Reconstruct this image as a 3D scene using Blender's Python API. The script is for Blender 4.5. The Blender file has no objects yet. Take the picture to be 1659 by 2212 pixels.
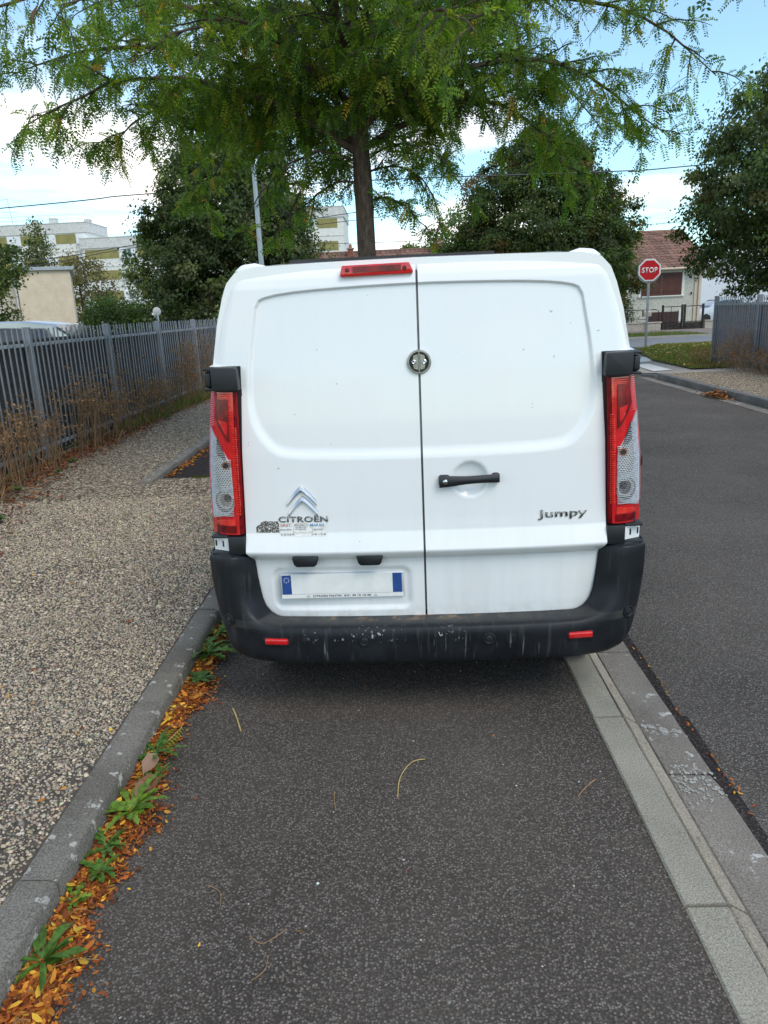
import bpy, bmesh, math, random
import numpy as np
from mathutils import Vector, Matrix, noise as mnoise
random.seed(7); rng = np.random.default_rng(7)
scene = bpy.context.scene
R_ = math.radians

# ------------------------------------------------------------------ camera
cam_d = bpy.data.cameras.new("camera"); cam = bpy.data.objects.new("camera", cam_d)
scene.collection.objects.link(cam); scene.camera = cam
IW, IH, FPX, VPX, VPY, ROLL = 1659.0, 2212.0, 1600.0, 855.0, 668.0, 0.037
_F = Vector((VPX-IW/2, VPY-IH/2, FPX)).normalized()
_D = Vector((math.sin(ROLL), math.cos(ROLL), 0)); _D = (_D-_F*_D.dot(_F)).normalized()
_Rt = _D.cross(_F)                      # world axes written in camera axes (x right, y down, z forward)
cx = Vector((_Rt.x, _F.x, -_D.x)); cy = -Vector((_Rt.y, _F.y, -_D.y)); cz = -Vector((_Rt.z, _F.z, -_D.z))
M = Matrix((cx, cy, cz)).transposed().to_4x4(); M.translation = Vector((0, 0, 1.75))
cam.matrix_world = M
cam_d.sensor_fit = 'VERTICAL'; cam_d.sensor_height = 36.0; cam_d.lens = 36.0*FPX/IH
cam_d.clip_start = 0.05; cam_d.clip_end = 2000

# ------------------------------------------------------------------ sky and sun
SUN_DIR = Vector((0.42, -0.52, 0.80)).normalized()     # towards the sun: behind the camera, to the right
SUN_EL = math.asin(SUN_DIR.z); SUN_AZ = math.atan2(SUN_DIR.x, SUN_DIR.y)
world = bpy.data.worlds.new("World"); scene.world = world; world.use_nodes = True
wn, wl = world.node_tree.nodes, world.node_tree.links; wn.clear()
def wnode(t, **kw):
    n = wn.new(t)
    for k, v in kw.items(): setattr(n, k, v)
    return n
sky = wnode('ShaderNodeTexSky', sky_type='NISHITA', sun_disc=False, sun_elevation=SUN_EL, sun_rotation=SUN_AZ, air_density=1.0, dust_density=0.0, ozone_density=1.2)
tc = wnode('ShaderNodeTexCoord'); sep = wnode('ShaderNodeSeparateXYZ'); wl.new(tc.outputs['Generated'], sep.inputs[0])
zz = wnode('ShaderNodeMath', operation='MAXIMUM'); wl.new(sep.outputs['Z'], zz.inputs[0]); zz.inputs[1].default_value = 0.0
za = wnode('ShaderNodeMath', operation='ADD'); wl.new(zz.outputs[0], za.inputs[0]); za.inputs[1].default_value = 0.16
dx = wnode('ShaderNodeMath', operation='DIVIDE'); wl.new(sep.outputs['X'], dx.inputs[0]); wl.new(za.outputs[0], dx.inputs[1])
dy_ = wnode('ShaderNodeMath', operation='DIVIDE'); wl.new(sep.outputs['Y'], dy_.inputs[0]); wl.new(za.outputs[0], dy_.inputs[1])
cmb = wnode('ShaderNodeCombineXYZ'); wl.new(dx.outputs[0], cmb.inputs[0]); wl.new(dy_.outputs[0], cmb.inputs[1]); cmb.inputs[2].default_value = 8.9
nz = wnode('ShaderNodeTexNoise'); nz.inputs['Scale'].default_value = 0.8; nz.inputs['Detail'].default_value = 8; nz.inputs['Roughness'].default_value = 0.55; nz.inputs['Distortion'].default_value = 0.3
wl.new(cmb.outputs[0], nz.inputs['Vector'])
rmp = wnode('ShaderNodeValToRGB'); rmp.color_ramp.elements[0].position = 0.45; rmp.color_ramp.elements[1].position = 0.65; rmp.color_ramp.elements[0].color = (.10, .10, .10, 1)
rmp.color_ramp.interpolation = 'EASE'
wl.new(nz.outputs['Fac'], rmp.inputs[0])
mixc = wnode('ShaderNodeMixRGB'); wl.new(rmp.outputs[0], mixc.inputs['Fac']); tint = wnode('ShaderNodeMixRGB', blend_type='MULTIPLY'); tint.inputs[0].default_value = 1; wl.new(sky.outputs[0], tint.inputs[1]); tint.inputs[2].default_value = (.74, 1.02, 1.04, 1); wl.new(tint.outputs[0], mixc.inputs[1]); mixc.inputs[2].default_value = (6.9, 6.6, 6.2, 1)
bg = wnode('ShaderNodeBackground'); bg.inputs['Strength'].default_value = 0.15; wl.new(mixc.outputs[0], bg.inputs['Color'])
wo = wnode('ShaderNodeOutputWorld'); wl.new(bg.outputs[0], wo.inputs['Surface'])
sun_d = bpy.data.lights.new("sun", 'SUN'); sun_d.energy = 1.4; sun_d.angle = R_(30); sun_d.color = (1.0, 0.90, 0.76)
sun = bpy.data.objects.new("sun", sun_d); scene.collection.objects.link(sun)
sun.rotation_euler = (-SUN_DIR).to_track_quat('-Z', 'Y').to_euler()
vs = scene.view_settings; vs.view_transform = 'Standard'; vs.look = 'None'; vs.exposure = 0.62; vs.gamma = 1.0; vs.use_curve_mapping = False
scene.cycles.max_bounces = 8; scene.cycles.transparent_max_bounces = 12; scene.cycles.use_denoising = True

# ------------------------------------------------------------------ materials
MATS = {}
class NT:
    def __init__(s, name):
        s.m = bpy.data.materials.new(name); s.m.use_nodes = True
        s.n, s.l = s.m.node_tree.nodes, s.m.node_tree.links
        s.b = s.n['Principled BSDF']; s.out = s.n['Material Output']; MATS[name] = s.m
    def new(s, t, **kw):
        n = s.n.new(t)
        for k, v in kw.items(): setattr(n, k, v)
        return n
    def co(s, scale=(1, 1, 1), what='Object'):
        t = s.new('ShaderNodeTexCoord'); mp = s.new('ShaderNodeMapping'); mp.inputs['Scale'].default_value = scale
        s.l.new(t.outputs[what], mp.inputs['Vector']); return mp.outputs[0]
    def noise(s, scale, detail=4, rough=.55, vec=None, dist=0):
        n = s.new('ShaderNodeTexNoise'); n.inputs['Scale'].default_value = scale; n.inputs['Detail'].default_value = detail
        n.inputs['Roughness'].default_value = rough; n.inputs['Distortion'].default_value = dist
        s.l.new(vec if vec is not None else s.co(), n.inputs['Vector']); return n.outputs['Fac']
    def voro(s, scale, feature='F1', vec=None, out='Distance'):
        n = s.new('ShaderNodeTexVoronoi', feature=feature); n.inputs['Scale'].default_value = scale
        s.l.new(vec if vec is not None else s.co(), n.inputs['Vector']); return n.outputs[out]
    def ramp(s, fac, stops, interp='LINEAR'):
        r = s.new('ShaderNodeValToRGB'); cr = r.color_ramp; cr.interpolation = interp
        while len(cr.elements) < len(stops): cr.elements.new(0.5)
        for e, (p, c) in zip(cr.elements, stops):
            e.position = p; e.color = (*c, 1) if len(c) == 3 else c
        s.l.new(fac, r.inputs[0]); return r.outputs[0]
    def mix(s, fac, a, b, mode='MIX'):
        n = s.new('ShaderNodeMixRGB', blend_type=mode)
        for i, v in ((0, fac), (1, a), (2, b)):
            if isinstance(v, (int, float)): n.inputs[i].default_value = v
            elif isinstance(v, (tuple, list)): n.inputs[i].default_value = (*v, 1)
            else: s.l.new(v, n.inputs[i])
        return n.outputs[0]
    def math(s, op, a, b=0.0, clamp=False):
        n = s.new('ShaderNodeMath', operation=op, use_clamp=clamp)
        for i, v in ((0, a), (1, b)):
            if isinstance(v, (int, float)): n.inputs[i].default_value = v
            else: s.l.new(v, n.inputs[i])
        return n.outputs[0]
    def band(s, v, lo, hi, soft):
        a = s.math('MULTIPLY', s.math('SUBTRACT', v, lo), 1/soft, True); b = s.math('MULTIPLY', s.math('SUBTRACT', hi, v), 1/soft, True)
        return s.math('MULTIPLY', a, b)
    def xyz(s):
        t = s.new('ShaderNodeTexCoord'); q = s.new('ShaderNodeSeparateXYZ'); s.l.new(t.outputs['Object'], q.inputs[0]); return q.outputs
    def attr(s, name='Col'):
        a = s.new('ShaderNodeAttribute'); a.attribute_name = name; return a.outputs['Color']
    def set(s, color=None, rough=None, metal=None, spec=None, coat=None):
        def put(k, v):
            if v is None: return
            if isinstance(v, (int, float)): s.b.inputs[k].default_value = v
            elif isinstance(v, (tuple, list)): s.b.inputs[k].default_value = (*v, 1)
            else: s.l.new(v, s.b.inputs[k])
        put('Base Color', color); put('Roughness', rough); put('Metallic', metal); put('Specular IOR Level', spec); put('Coat Weight', coat); return s
    def bump(s, h, strength=.4, dist=.01):
        b = s.new('ShaderNodeBump'); b.inputs['Strength'].default_value = strength; b.inputs['Distance'].default_value = dist
        s.l.new(h, b.inputs['Height']); s.l.new(b.outputs[0], s.b.inputs['Normal']); return s

def simple(name, c, rough=.6, metal=0, var=.15, vs=6.0, bump=0, bs=60, spec=.5, coat=0, detail=5):
    t = NT(name); f = t.noise(vs, detail)
    lo = tuple(max(0, x*(1-var)) for x in c); hi = tuple(min(1, x*(1+var)) for x in c)
    t.set(t.ramp(f, [(.3, lo), (.7, hi)]), rough, metal, spec, coat)
    if bump: t.bump(t.noise(bs, 4), bump, .01)
    return t.m

# --- van paint: white with faint road dirt, streaks and chips
t = NT('van_paint'); X, Y, Z = t.xyz()
st = t.noise(9, 5, .6, t.co((2.2, 2.2, .22)))
low = t.math('MULTIPLY', t.math('SUBTRACT', 1.0, Z), .8, True)
df = t.math('MULTIPLY', t.math('MULTIPLY', t.math('SUBTRACT', st, .40), 2.4, True), t.math('ADD', t.math('MULTIPLY', low, .45), .05), True)
c = t.mix(df, (.82, .83, .835), (.50, .48, .44))
grime = t.math('MULTIPLY', t.band(Z, .38, .505, .05), t.math('MULTIPLY', t.math('SUBTRACT', t.noise(14, 6, .65), .42), 3.0, True))
c = t.mix(t.math('MULTIPLY', grime, .45), c, (.42, .36, .28))
chip = t.math('GREATER_THAN', t.noise(34, 2, .5), .775)
c = t.mix(t.math('MULTIPLY', chip, .55), c, (.10, .10, .10))
haz = t.noise(2.2, 4, .5); c = t.mix(t.math('MULTIPLY', haz, .10), c, (.62, .63, .62))
t.set(c, t.ramp(t.noise(5, 4), [(.3, (.13,)*3), (.7, (.22,)*3)]), 0, .5, .5)
# --- bumper plastic: sun-faded, scuffed, dusty, tan dirt on the step
t = NT('bumper_plastic'); X, Y, Z = t.xyz()
c = t.ramp(t.noise(7, 6, .6), [(.3, (.006, .0075, .010)), (.7, (.017, .019, .023))])
stre = t.noise(16, 5, .6, t.co((3.0, 1.0, .25)))
c = t.mix(t.math('MULTIPLY', t.math('SUBTRACT', stre, .56), 2.2, True), c, (.085, .085, .085))
scr = t.math('MULTIPLY', t.math('GREATER_THAN', t.noise(62, 3, .6, t.co((1, 1, .6))), .615), t.math('MULTIPLY', t.band(Z, .375, .452, .035), t.band(X, -.55, .22, .16)))
scr = t.math('MULTIPLY', scr, t.math('GREATER_THAN', t.noise(6.5, 2), .5))
c = t.mix(t.math('MULTIPLY', scr, .6), c, (.62, .63, .62))
run = t.math('MULTIPLY', t.math('GREATER_THAN', t.noise(11, 3, .5, t.co((5.5, 1, .35))), .615), t.math('MULTIPLY', t.band(Z, .28, .43, .06), t.band(X, -.62, .60, .15)))
c = t.mix(t.math('MULTIPLY', run, .30), c, (.30, .30, .30))
stepz = t.math('MULTIPLY', t.band(Y, -.075, .08, .03), t.band(Z, .436, .478, .006))
dust = t.math('MULTIPLY', stepz, t.math('MULTIPLY', t.math('SUBTRACT', t.noise(5, 5, .6), .30), 2.2, True))
c = t.mix(t.math('MULTIPLY', dust, .5), c, (.10, .095, .085))
tan = t.math('MULTIPLY', t.math('MULTIPLY', t.band(Y, -.035, .09, .03), t.band(Z, .436, .475, .004)), t.math('MULTIPLY', t.math('SUBTRACT', t.noise(13, 6, .7), .50), 6.0, True))
tan = t.math('MULTIPLY', tan, t.band(X, -.62, .38, .2))
c = t.mix(t.math('MULTIPLY', tan, .8), c, (.36, .22, .11))
t.set(c, t.ramp(t.noise(8, 4), [(.3, (.36,)*3), (.7, (.55,)*3)]), 0, .28)
t.bump(t.noise(260, 3), .12, .004)
simple('black_plastic', (.012, .014, .017), .42, var=.3, vs=8, bump=.08, bs=300)
simple('rubber_gap', (.03, .03, .032), .8, var=.2)
simple('grey_seal', (.16, .165, .17), .7, var=.2, vs=20)
simple('chrome', (.60, .61, .62), .16, 1, var=.08, vs=30)
simple('badge_metal', (.20, .20, .195), .34, .9, var=.25, vs=40)
simple('steel_lock', (.42, .40, .37), .32, .95, var=.2, vs=60)
simple('dark_steel', (.05, .045, .04), .5, .8, var=.3, vs=60)
t = NT('lens_red'); t.set(t.ramp(t.noise(30, 3), [(.3, (.50, .006, .010)), (.7, (.66, .012, .016))]), .12, 0, .6, .6); t.b.inputs['Subsurface Weight'].default_value = 0.0
t = NT('lens_red_dark'); t.set(t.ramp(t.noise(26, 4), [(.35, (.09, .002, .005)), (.65, (.24, .004, .007))]), .22, 0, .4, .1)
t = NT('lens_red_bright'); t.set(t.ramp(t.noise(45, 3), [(.35, (.62, .02, .012)), (.65, (.85, .05, .03))]), .12, 0, .6, .5)
t = NT('lens_clear'); t.set(t.ramp(t.noise(60, 3), [(.3, (.46, .48, .51)), (.7, (.70, .72, .74))]), .14, .3, .6, .6)
t = NT('reflector_silver'); X, Y, Z = t.xyz(); gr = t.math('MULTIPLY', t.math('SINE', t.math('MULTIPLY', X, 520)), t.math('SINE', t.math('MULTIPLY', Z, 420))); gr = t.math('ADD', t.math('MULTIPLY', gr, .5), .5); t.set(t.ramp(gr, [(.1, (.10, .10, .105)), (.5, (.42, .42, .43)), (.85, (.92, .92, .92))]), .2, .5); t.bump(gr, .4, .003)
t = NT('reflector_dark'); t.set(t.ramp(t.voro(120), [(.1, (.06, .06, .065)), (.8, (.30, .30, .31))]), .2, .7)
simple('amber_bulb', (.35, .13, .05), .2, .3, var=.3, vs=40)
simple('plate_white', (.78, .78, .76), .4, var=.06, vs=20)
simple('plate_blue', (.02, .07, .26), .4, var=.15, vs=30)
simple('plate_frame', (.55, .56, .58), .35, .3, var=.1)
simple('print_black', (.015, .015, .017), .6)
simple('print_red', (.52, .12, .07), .6)
simple('print_blue', (.05, .28, .55), .6)
simple('print_tan', (.55, .43, .24), .6)
simple('print_grey', (.20, .21, .23), .6)
t = NT('sticker_white'); t.set(t.ramp(t.noise(50, 4), [(.35, (.70, .69, .66)), (.6, (.84, .84, .83))]), .45)
t = NT('sticker_residue'); t.set(t.ramp(t.noise(70, 4), [(.4, (.07, .065, .055)), (.65, (.22, .20, .17))]), .8)
simple('tyre_rubber', (.018, .018, .019), .85, var=.3, vs=20, bump=.2, bs=80)
simple('wheel_steel', (.30, .31, .32), .4, .6)
t = NT('dark_glass'); t.set((.02, .025, .03), .06, 0, .8, .3)
t = NT('car_silver'); t.set(t.ramp(t.noise(3, 3), [(.3, (.46, .48, .50)), (.7, (.55, .57, .59))]), .28, .5, .5, .6)
t = NT('car_blue_white'); t.set(t.ramp(t.noise(3, 3), [(.3, (.50, .55, .62)), (.7, (.60, .64, .70))]), .3, .2, .5, .5)

# --- asphalt
def asphalt(name, dark, light, speck=.52, scale=1.0, warm=(.06, .052, .048)):
    t = NT(name); v = t.co()
    cell = t.voro(95*scale, 'F1', v, 'Color'); g = t.new('ShaderNodeSeparateColor'); t.l.new(cell, g.inputs[0])
    dist = t.voro(95*scale, 'F1', v)
    c = t.ramp(g.outputs[0], [(0, tuple(x*.62 for x in dark)), (.45, dark), (.85, light), (1, tuple(x*1.25 for x in light))])
    c = t.mix(t.ramp(dist, [(.25, (0,)*3), (.62, (1,)*3)]), c, tuple(x*.38 for x in dark))
    big = t.voro(30*scale, 'F1', v, 'Color'); g2 = t.new('ShaderNodeSeparateColor'); t.l.new(big, g2.inputs[0])
    d2 = t.voro(30*scale, 'F1', v)
    chip = t.math('MULTIPLY', t.math('GREATER_THAN', g2.outputs[0], .90), t.math('LESS_THAN', d2, .20))
    c = t.mix(t.math('MULTIPLY', chip, .38), c, t.ramp(g2.outputs[1], [(0, (.18, .14, .11)), (.5, (.24, .22, .20)), (1, (.42, .40, .37))]))
    c = t.mix(t.ramp(t.noise(1.3, 5, .6), [(.35, (0,)*3), (.7, (.25,)*3)]), c, warm)
    c = t.mix(t.ramp(t.noise(.55, 4, .6), [(.4, (0,)*3), (.65, (.16,)*3)]), c, tuple(x*1.15 for x in light))
    t.set(c, t.ramp(g.outputs[1], [(0, (.72,)*3), (1, (1.0,)*3)]), 0, .16)
    h = t.math('SUBTRACT', t.math('ADD', t.noise(60*scale, 5, .7), t.math('MULTIPLY', g.outputs[2], .5)), t.math('MULTIPLY', dist, .9))
    t.bump(h, .75, .006); return t.m
asphalt('asphalt_bay', (.112, .097, .083), (.212, .187, .164), scale=1.35, warm=(.128, .109, .092))
asphalt('asphalt_road', (.130, .117, .104), (.235, .213, .193), scale=1.25, warm=(.142, .124, .108))
asphalt('asphalt_patch', (.040, .034, .033), (.085, .072, .068), warm=(.055, .04, .036))
simple('asphalt_sky_sheen', (.19, .20, .215), .9, var=.12, vs=.8)  # cross street asphalt, the sky's pale bluish reflection put into its colour
# --- concrete and stone
def concrete(name, a, b, spots=None, sp=.66, fine=70, bump=.35):
    t = NT(name); c = t.ramp(t.noise(2.2, 6, .62), [(.3, a), (.7, b)])
    f = t.noise(fine*2.2, 3, .6); c = t.mix(t.ramp(f, [(.42, (.55,)*3), (.5, (0,)*3)]), c, tuple(x*.42 for x in a))
    c = t.mix(t.ramp(f, [(.58, (0,)*3), (.68, (.45,)*3)]), c, tuple(min(1, x*1.7) for x in b))
    if spots:
        s_ = t.noise(15, 6, .62); c = t.mix(t.ramp(s_, [(sp, (0,)*3), (sp+.025, (.85,)*3)]), c, spots)
    t.set(c, .88, 0, .3); t.bump(t.noise(fine, 5, .7), bump, .006); return t.m
concrete('kerb_dark_concrete', (.115, .105, .088), (.20, .186, .16), (.42, .41, .37), .605)
concrete('kerb_granite', (.235, .222, .178), (.34, .32, .262), None, fine=85)
concrete('bevel_concrete', (.25, .215, .165), (.37, .33, .265), (.17, .12, .08), .66)
concrete('gutter_concrete', (.165, .147, .125), (.25, .227, .196), (.50, .50, .47), .62, fine=80)
concrete('joint_moss', (.03, .03, .022), (.06, .055, .04))
concrete('pave_far', (.30, .28, .25), (.40, .38, .345), None, fine=30)
concrete('kerb_far', (.10, .10, .10), (.20, .195, .185), None)
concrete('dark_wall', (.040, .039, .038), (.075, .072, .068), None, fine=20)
concrete('grey_panel', (.20, .18, .185), (.28, .255, .26), None, fine=14)
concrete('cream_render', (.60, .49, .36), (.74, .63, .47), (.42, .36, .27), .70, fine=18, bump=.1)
concrete('cream_shade', (.46, .41, .33), (.55, .50, .42), None, fine=18, bump=.1)  # darker copy of the cream render, the wing's shade painted in
concrete('house_render', (.50, .49, .43), (.60, .59, .52), None, fine=12, bump=.1)
concrete('low_wall_render', (.38, .34, .30), (.50, .45, .40), None, fine=12, bump=.1)
concrete('apartment_white', (.72, .71, .68), (.82, .81, .78), (.40, .40, .38), .70, fine=6, bump=.05)
concrete('apartment_parapet', (.56, .555, .54), (.72, .71, .69), (.30, .30, .28), .66, fine=6, bump=.05)
simple('apartment_olive', (.26, .23, .085), .9, var=.14, vs=1.2)
simple('shutter_white', (.72, .74, .76), .6, var=.05)
simple('shutter_brown', (.085, .022, .012), .6, var=.25, vs=5)
simple('door_brown', (.045, .016, .014), .6, var=.2)
simple('trim_white', (.70, .70, .66), .6, var=.06)
simple('gutter_beige', (.55, .46, .36), .6, var=.08)
simple('zinc', (.36, .39, .41), .45, .4, var=.12)
t = NT('roof_tile'); oi = t.new('ShaderNodeObjectInfo')
c = t.ramp(oi.outputs['Random'], [(0, (.15, .078, .056)), (.35, (.21, .112, .082)), (.75, (.26, .145, .108)), (1, (.32, .165, .115))])
c = t.mix(t.ramp(t.noise(9, 4), [(.45, (0,)*3), (.7, (.5,)*3)]), c, (.10, .065, .055)); t.set(c, .85)
simple('roof_under', (.12, .055, .04), .9)
t = NT('brick'); oi = t.new('ShaderNodeObjectInfo'); t.set(t.ramp(oi.outputs['Random'], [(0, (.20, .07, .04)), (1, (.34, .13, .08))]), .9)
simple('mortar', (.30, .24, .20), .9)
# --- metals
simple('fence_paint', (.205, .225, .25), .45, .15, var=.18, vs=4)
simple('fence_paint_pale', (.33, .37, .405), .42, .15, var=.18, vs=4)
simple('galvanised', (.34, .38, .41), .4, .5, var=.15, vs=5)
simple('lamp_post_grey', (.36, .42, .46), .42, .2, var=.1, vs=4)
simple('sign_red', (.55, .012, .02), .4, var=.06)
simple('sign_white', (.80, .80, .79), .4, var=.05)
simple('rust_iron', (.035, .028, .025), .8, .3, var=.5, vs=9)
simple('post_box', (.36, .31, .25), .6)
simple('cable_black', (.05, .06, .065), .6)
simple('old_paint', (.33, .325, .30), .9, var=.2, vs=40)
simple('dish_grey', (.42, .43, .43), .6)
simple('white_paint_mark', (.66, .66, .64), .8, var=.10, vs=9)
simple('white_wall', (.66, .69, .74), .7, var=.04, vs=.6)
# --- ground and plants
t = NT('ground_soil'); c = t.ramp(t.noise(1.1, 6, .65), [(.3, (.085, .07, .05)), (.5, (.10, .095, .055)), (.7, (.13, .12, .07))]); t.set(c, .95); t.bump(t.noise(30, 5), .5, .02)
t = NT('verge_gravel'); c = t.ramp(t.noise(6, 6, .7), [(.3, (.15, .12, .105)), (.7, (.27, .23, .205))]); t.set(c, .95); t.bump(t.noise(40, 5), .5, .02)
t = NT('bed_dark'); c = t.ramp(t.noise(40, 5, .6), [(.3, (.035, .029, .023)), (.7, (.10, .084, .066))]); t.set(c, .95); t.bump(t.noise(180, 4), .6, .006)
t = NT('aggregate_far'); v = t.co((1, .8, 1)); cell = t.voro(54, 'F1', v, 'Color'); g = t.new('ShaderNodeSeparateColor'); t.l.new(cell, g.inputs[0])
c = t.ramp(g.outputs[0], [(0, (.04, .03, .02)), (.3, (.165, .13, .09)), (.6, (.39, .32, .225)), (1, (.80, .68, .50))])
e = t.voro(54, 'DISTANCE_TO_EDGE', v); c = t.mix(t.ramp(e, [(.04, (1,)*3), (.13, (0,)*3)]), c, (.05, .041, .032))
c = t.mix(t.ramp(t.noise(.8, 5), [(.35, (0,)*3), (.7, (.25,)*3)]), c, (.21, .18, .145))
t.set(c, .9, 0, .15); t.bump(e, .5, .004)
def leafy(name, rough=.55, trans=.35):
    t = NT(name); a = t.attr(); t.set(a, rough, 0, .35)
    tr = t.new('ShaderNodeBsdfTranslucent'); br = t.new('ShaderNodeMixRGB', blend_type='MULTIPLY'); br.inputs[0].default_value = 1; t.l.new(a, br.inputs[1]); br.inputs[2].default_value = (1.7, 1.75, .6, 1)
    t.l.new(br.outputs[0], tr.inputs['Color']); mx = t.new('ShaderNodeMixShader'); mx.inputs[0].default_value = trans
    t.l.new(t.b.outputs[0], mx.inputs[1]); t.l.new(tr.outputs[0], mx.inputs[2]); t.l.new(mx.outputs[0], t.out.inputs['Surface']); return t.m
leafy('leaf', .55, .45); leafy('leaf_thick', .5, .15); leafy('dry_leaf', .8, .15)
_m = MATS['leaf_thick']; _n, _l = _m.node_tree.nodes, _m.node_tree.links; _a = [q for q in _n if q.type == 'ATTRIBUTE'][0]; _nz = _n.new('ShaderNodeTexNoise'); _nz.inputs['Scale'].default_value = 55; _nz.inputs['Detail'].default_value = 5
_tc = _n.new('ShaderNodeTexCoord'); _l.new(_tc.outputs['Object'], _nz.inputs['Vector']); _r = _n.new('ShaderNodeValToRGB'); _r.color_ramp.elements[0].position = .32; _r.color_ramp.elements[0].color = (.45, .42, .35, 1); _r.color_ramp.elements[1].position = .66; _r.color_ramp.elements[1].color = (1.35, 1.25, 1.0, 1); _l.new(_nz.outputs['Fac'], _r.inputs[0])
_x = _n.new('ShaderNodeMixRGB'); _x.blend_type = 'MULTIPLY'; _x.inputs[0].default_value = 1; _l.new(_a.outputs['Color'], _x.inputs[1]); _l.new(_r.outputs[0], _x.inputs[2]); _l.new(_x.outputs[0], _n['Principled BSDF'].inputs['Base Color'])
t = NT('pebble'); t.set(t.attr(), .7, 0, .4); t.bump(t.noise(300, 3), .2, .002)
t = NT('bark'); v = t.co((1, 1, .32)); n_ = t.noise(24, 6, .7, v)
c = t.ramp(n_, [(.35, (.050, .032, .023)), (.6, (.125, .085, .064)), (.78, (.22, .17, .14))])
c = t.mix(t.ramp(t.noise(46, 3, .5, t.co((.5, .5, 2.2))), [(.66, (0,)*3), (.70, (.5,)*3)]), c, (.26, .24, .215)); t.set(c, .95); t.bump(n_, .9, .02)
simple('bark_far', (.045, .036, .028), .95, var=.4, vs=12)
simple('pod', (.10, .045, .025), .6, var=.4, vs=12)
simple('twig', (.30, .17, .075), .8, var=.3, vs=30)
simple('twig_gold', (.50, .36, .13), .7, var=.2, vs=30)
simple('dry_stem', (.20, .122, .062), .9, var=.35, vs=18)

# ------------------------------------------------------------------ mesh helpers
COL = scene.collection
def tag(o, label=None, cat=None, group=None, kind=None):
    if label: o['label'] = label
    if cat: o['category'] = cat
    if group: o['group'] = group
    if kind: o['kind'] = kind
    return o
def empty(name, loc=(0, 0, 0), rz=0, **kw):
    o = bpy.data.objects.new(name, None); o.empty_display_size = .2; COL.objects.link(o); o.location = loc; o.rotation_euler = (0, 0, rz); return tag(o, **kw)
def link(name, me, mat=None, parent=None, **kw):
    o = bpy.data.objects.new(name, me); COL.objects.link(o)
    if mat:
        if me.materials: me.materials[0] = MATS[mat]
        else: me.materials.append(MATS[mat])
    if parent: o.parent = parent
    return tag(o, **kw)
def copy_tree(o, parent=None):
    c = o.copy(); COL.objects.link(c); c.parent = parent
    for ch in o.children: copy_tree(ch, c)
    return c
def npmesh(name, V, F, mat=None, parent=None, smooth=False, col=None, **kw):
    """V (n,3), F (m,k) with k = 3 or 4, col optional per-vertex rgb"""
    V = np.asarray(V, np.float32); F = np.asarray(F, np.int32); me = bpy.data.meshes.new(name); k = F.shape[1]
    me.vertices.add(len(V)); me.vertices.foreach_set('co', V.ravel())
    me.loops.add(F.size); me.loops.foreach_set('vertex_index', F.ravel())
    me.polygons.add(len(F)); me.polygons.foreach_set('loop_start', np.arange(0, F.size, k, dtype=np.int32)); me.polygons.foreach_set('loop_total', np.full(len(F), k, np.int32))
    if smooth: me.polygons.foreach_set('use_smooth', np.ones(len(F), bool))
    if col is not None:
        a = me.attributes.new('Col', 'FLOAT_COLOR', 'POINT'); c4 = np.ones((len(V), 4), np.float32); c4[:, :3] = col; a.data.foreach_set('color', c4.ravel())
    me.update(calc_edges=True); return link(name, me, mat, parent, **kw)
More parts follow.
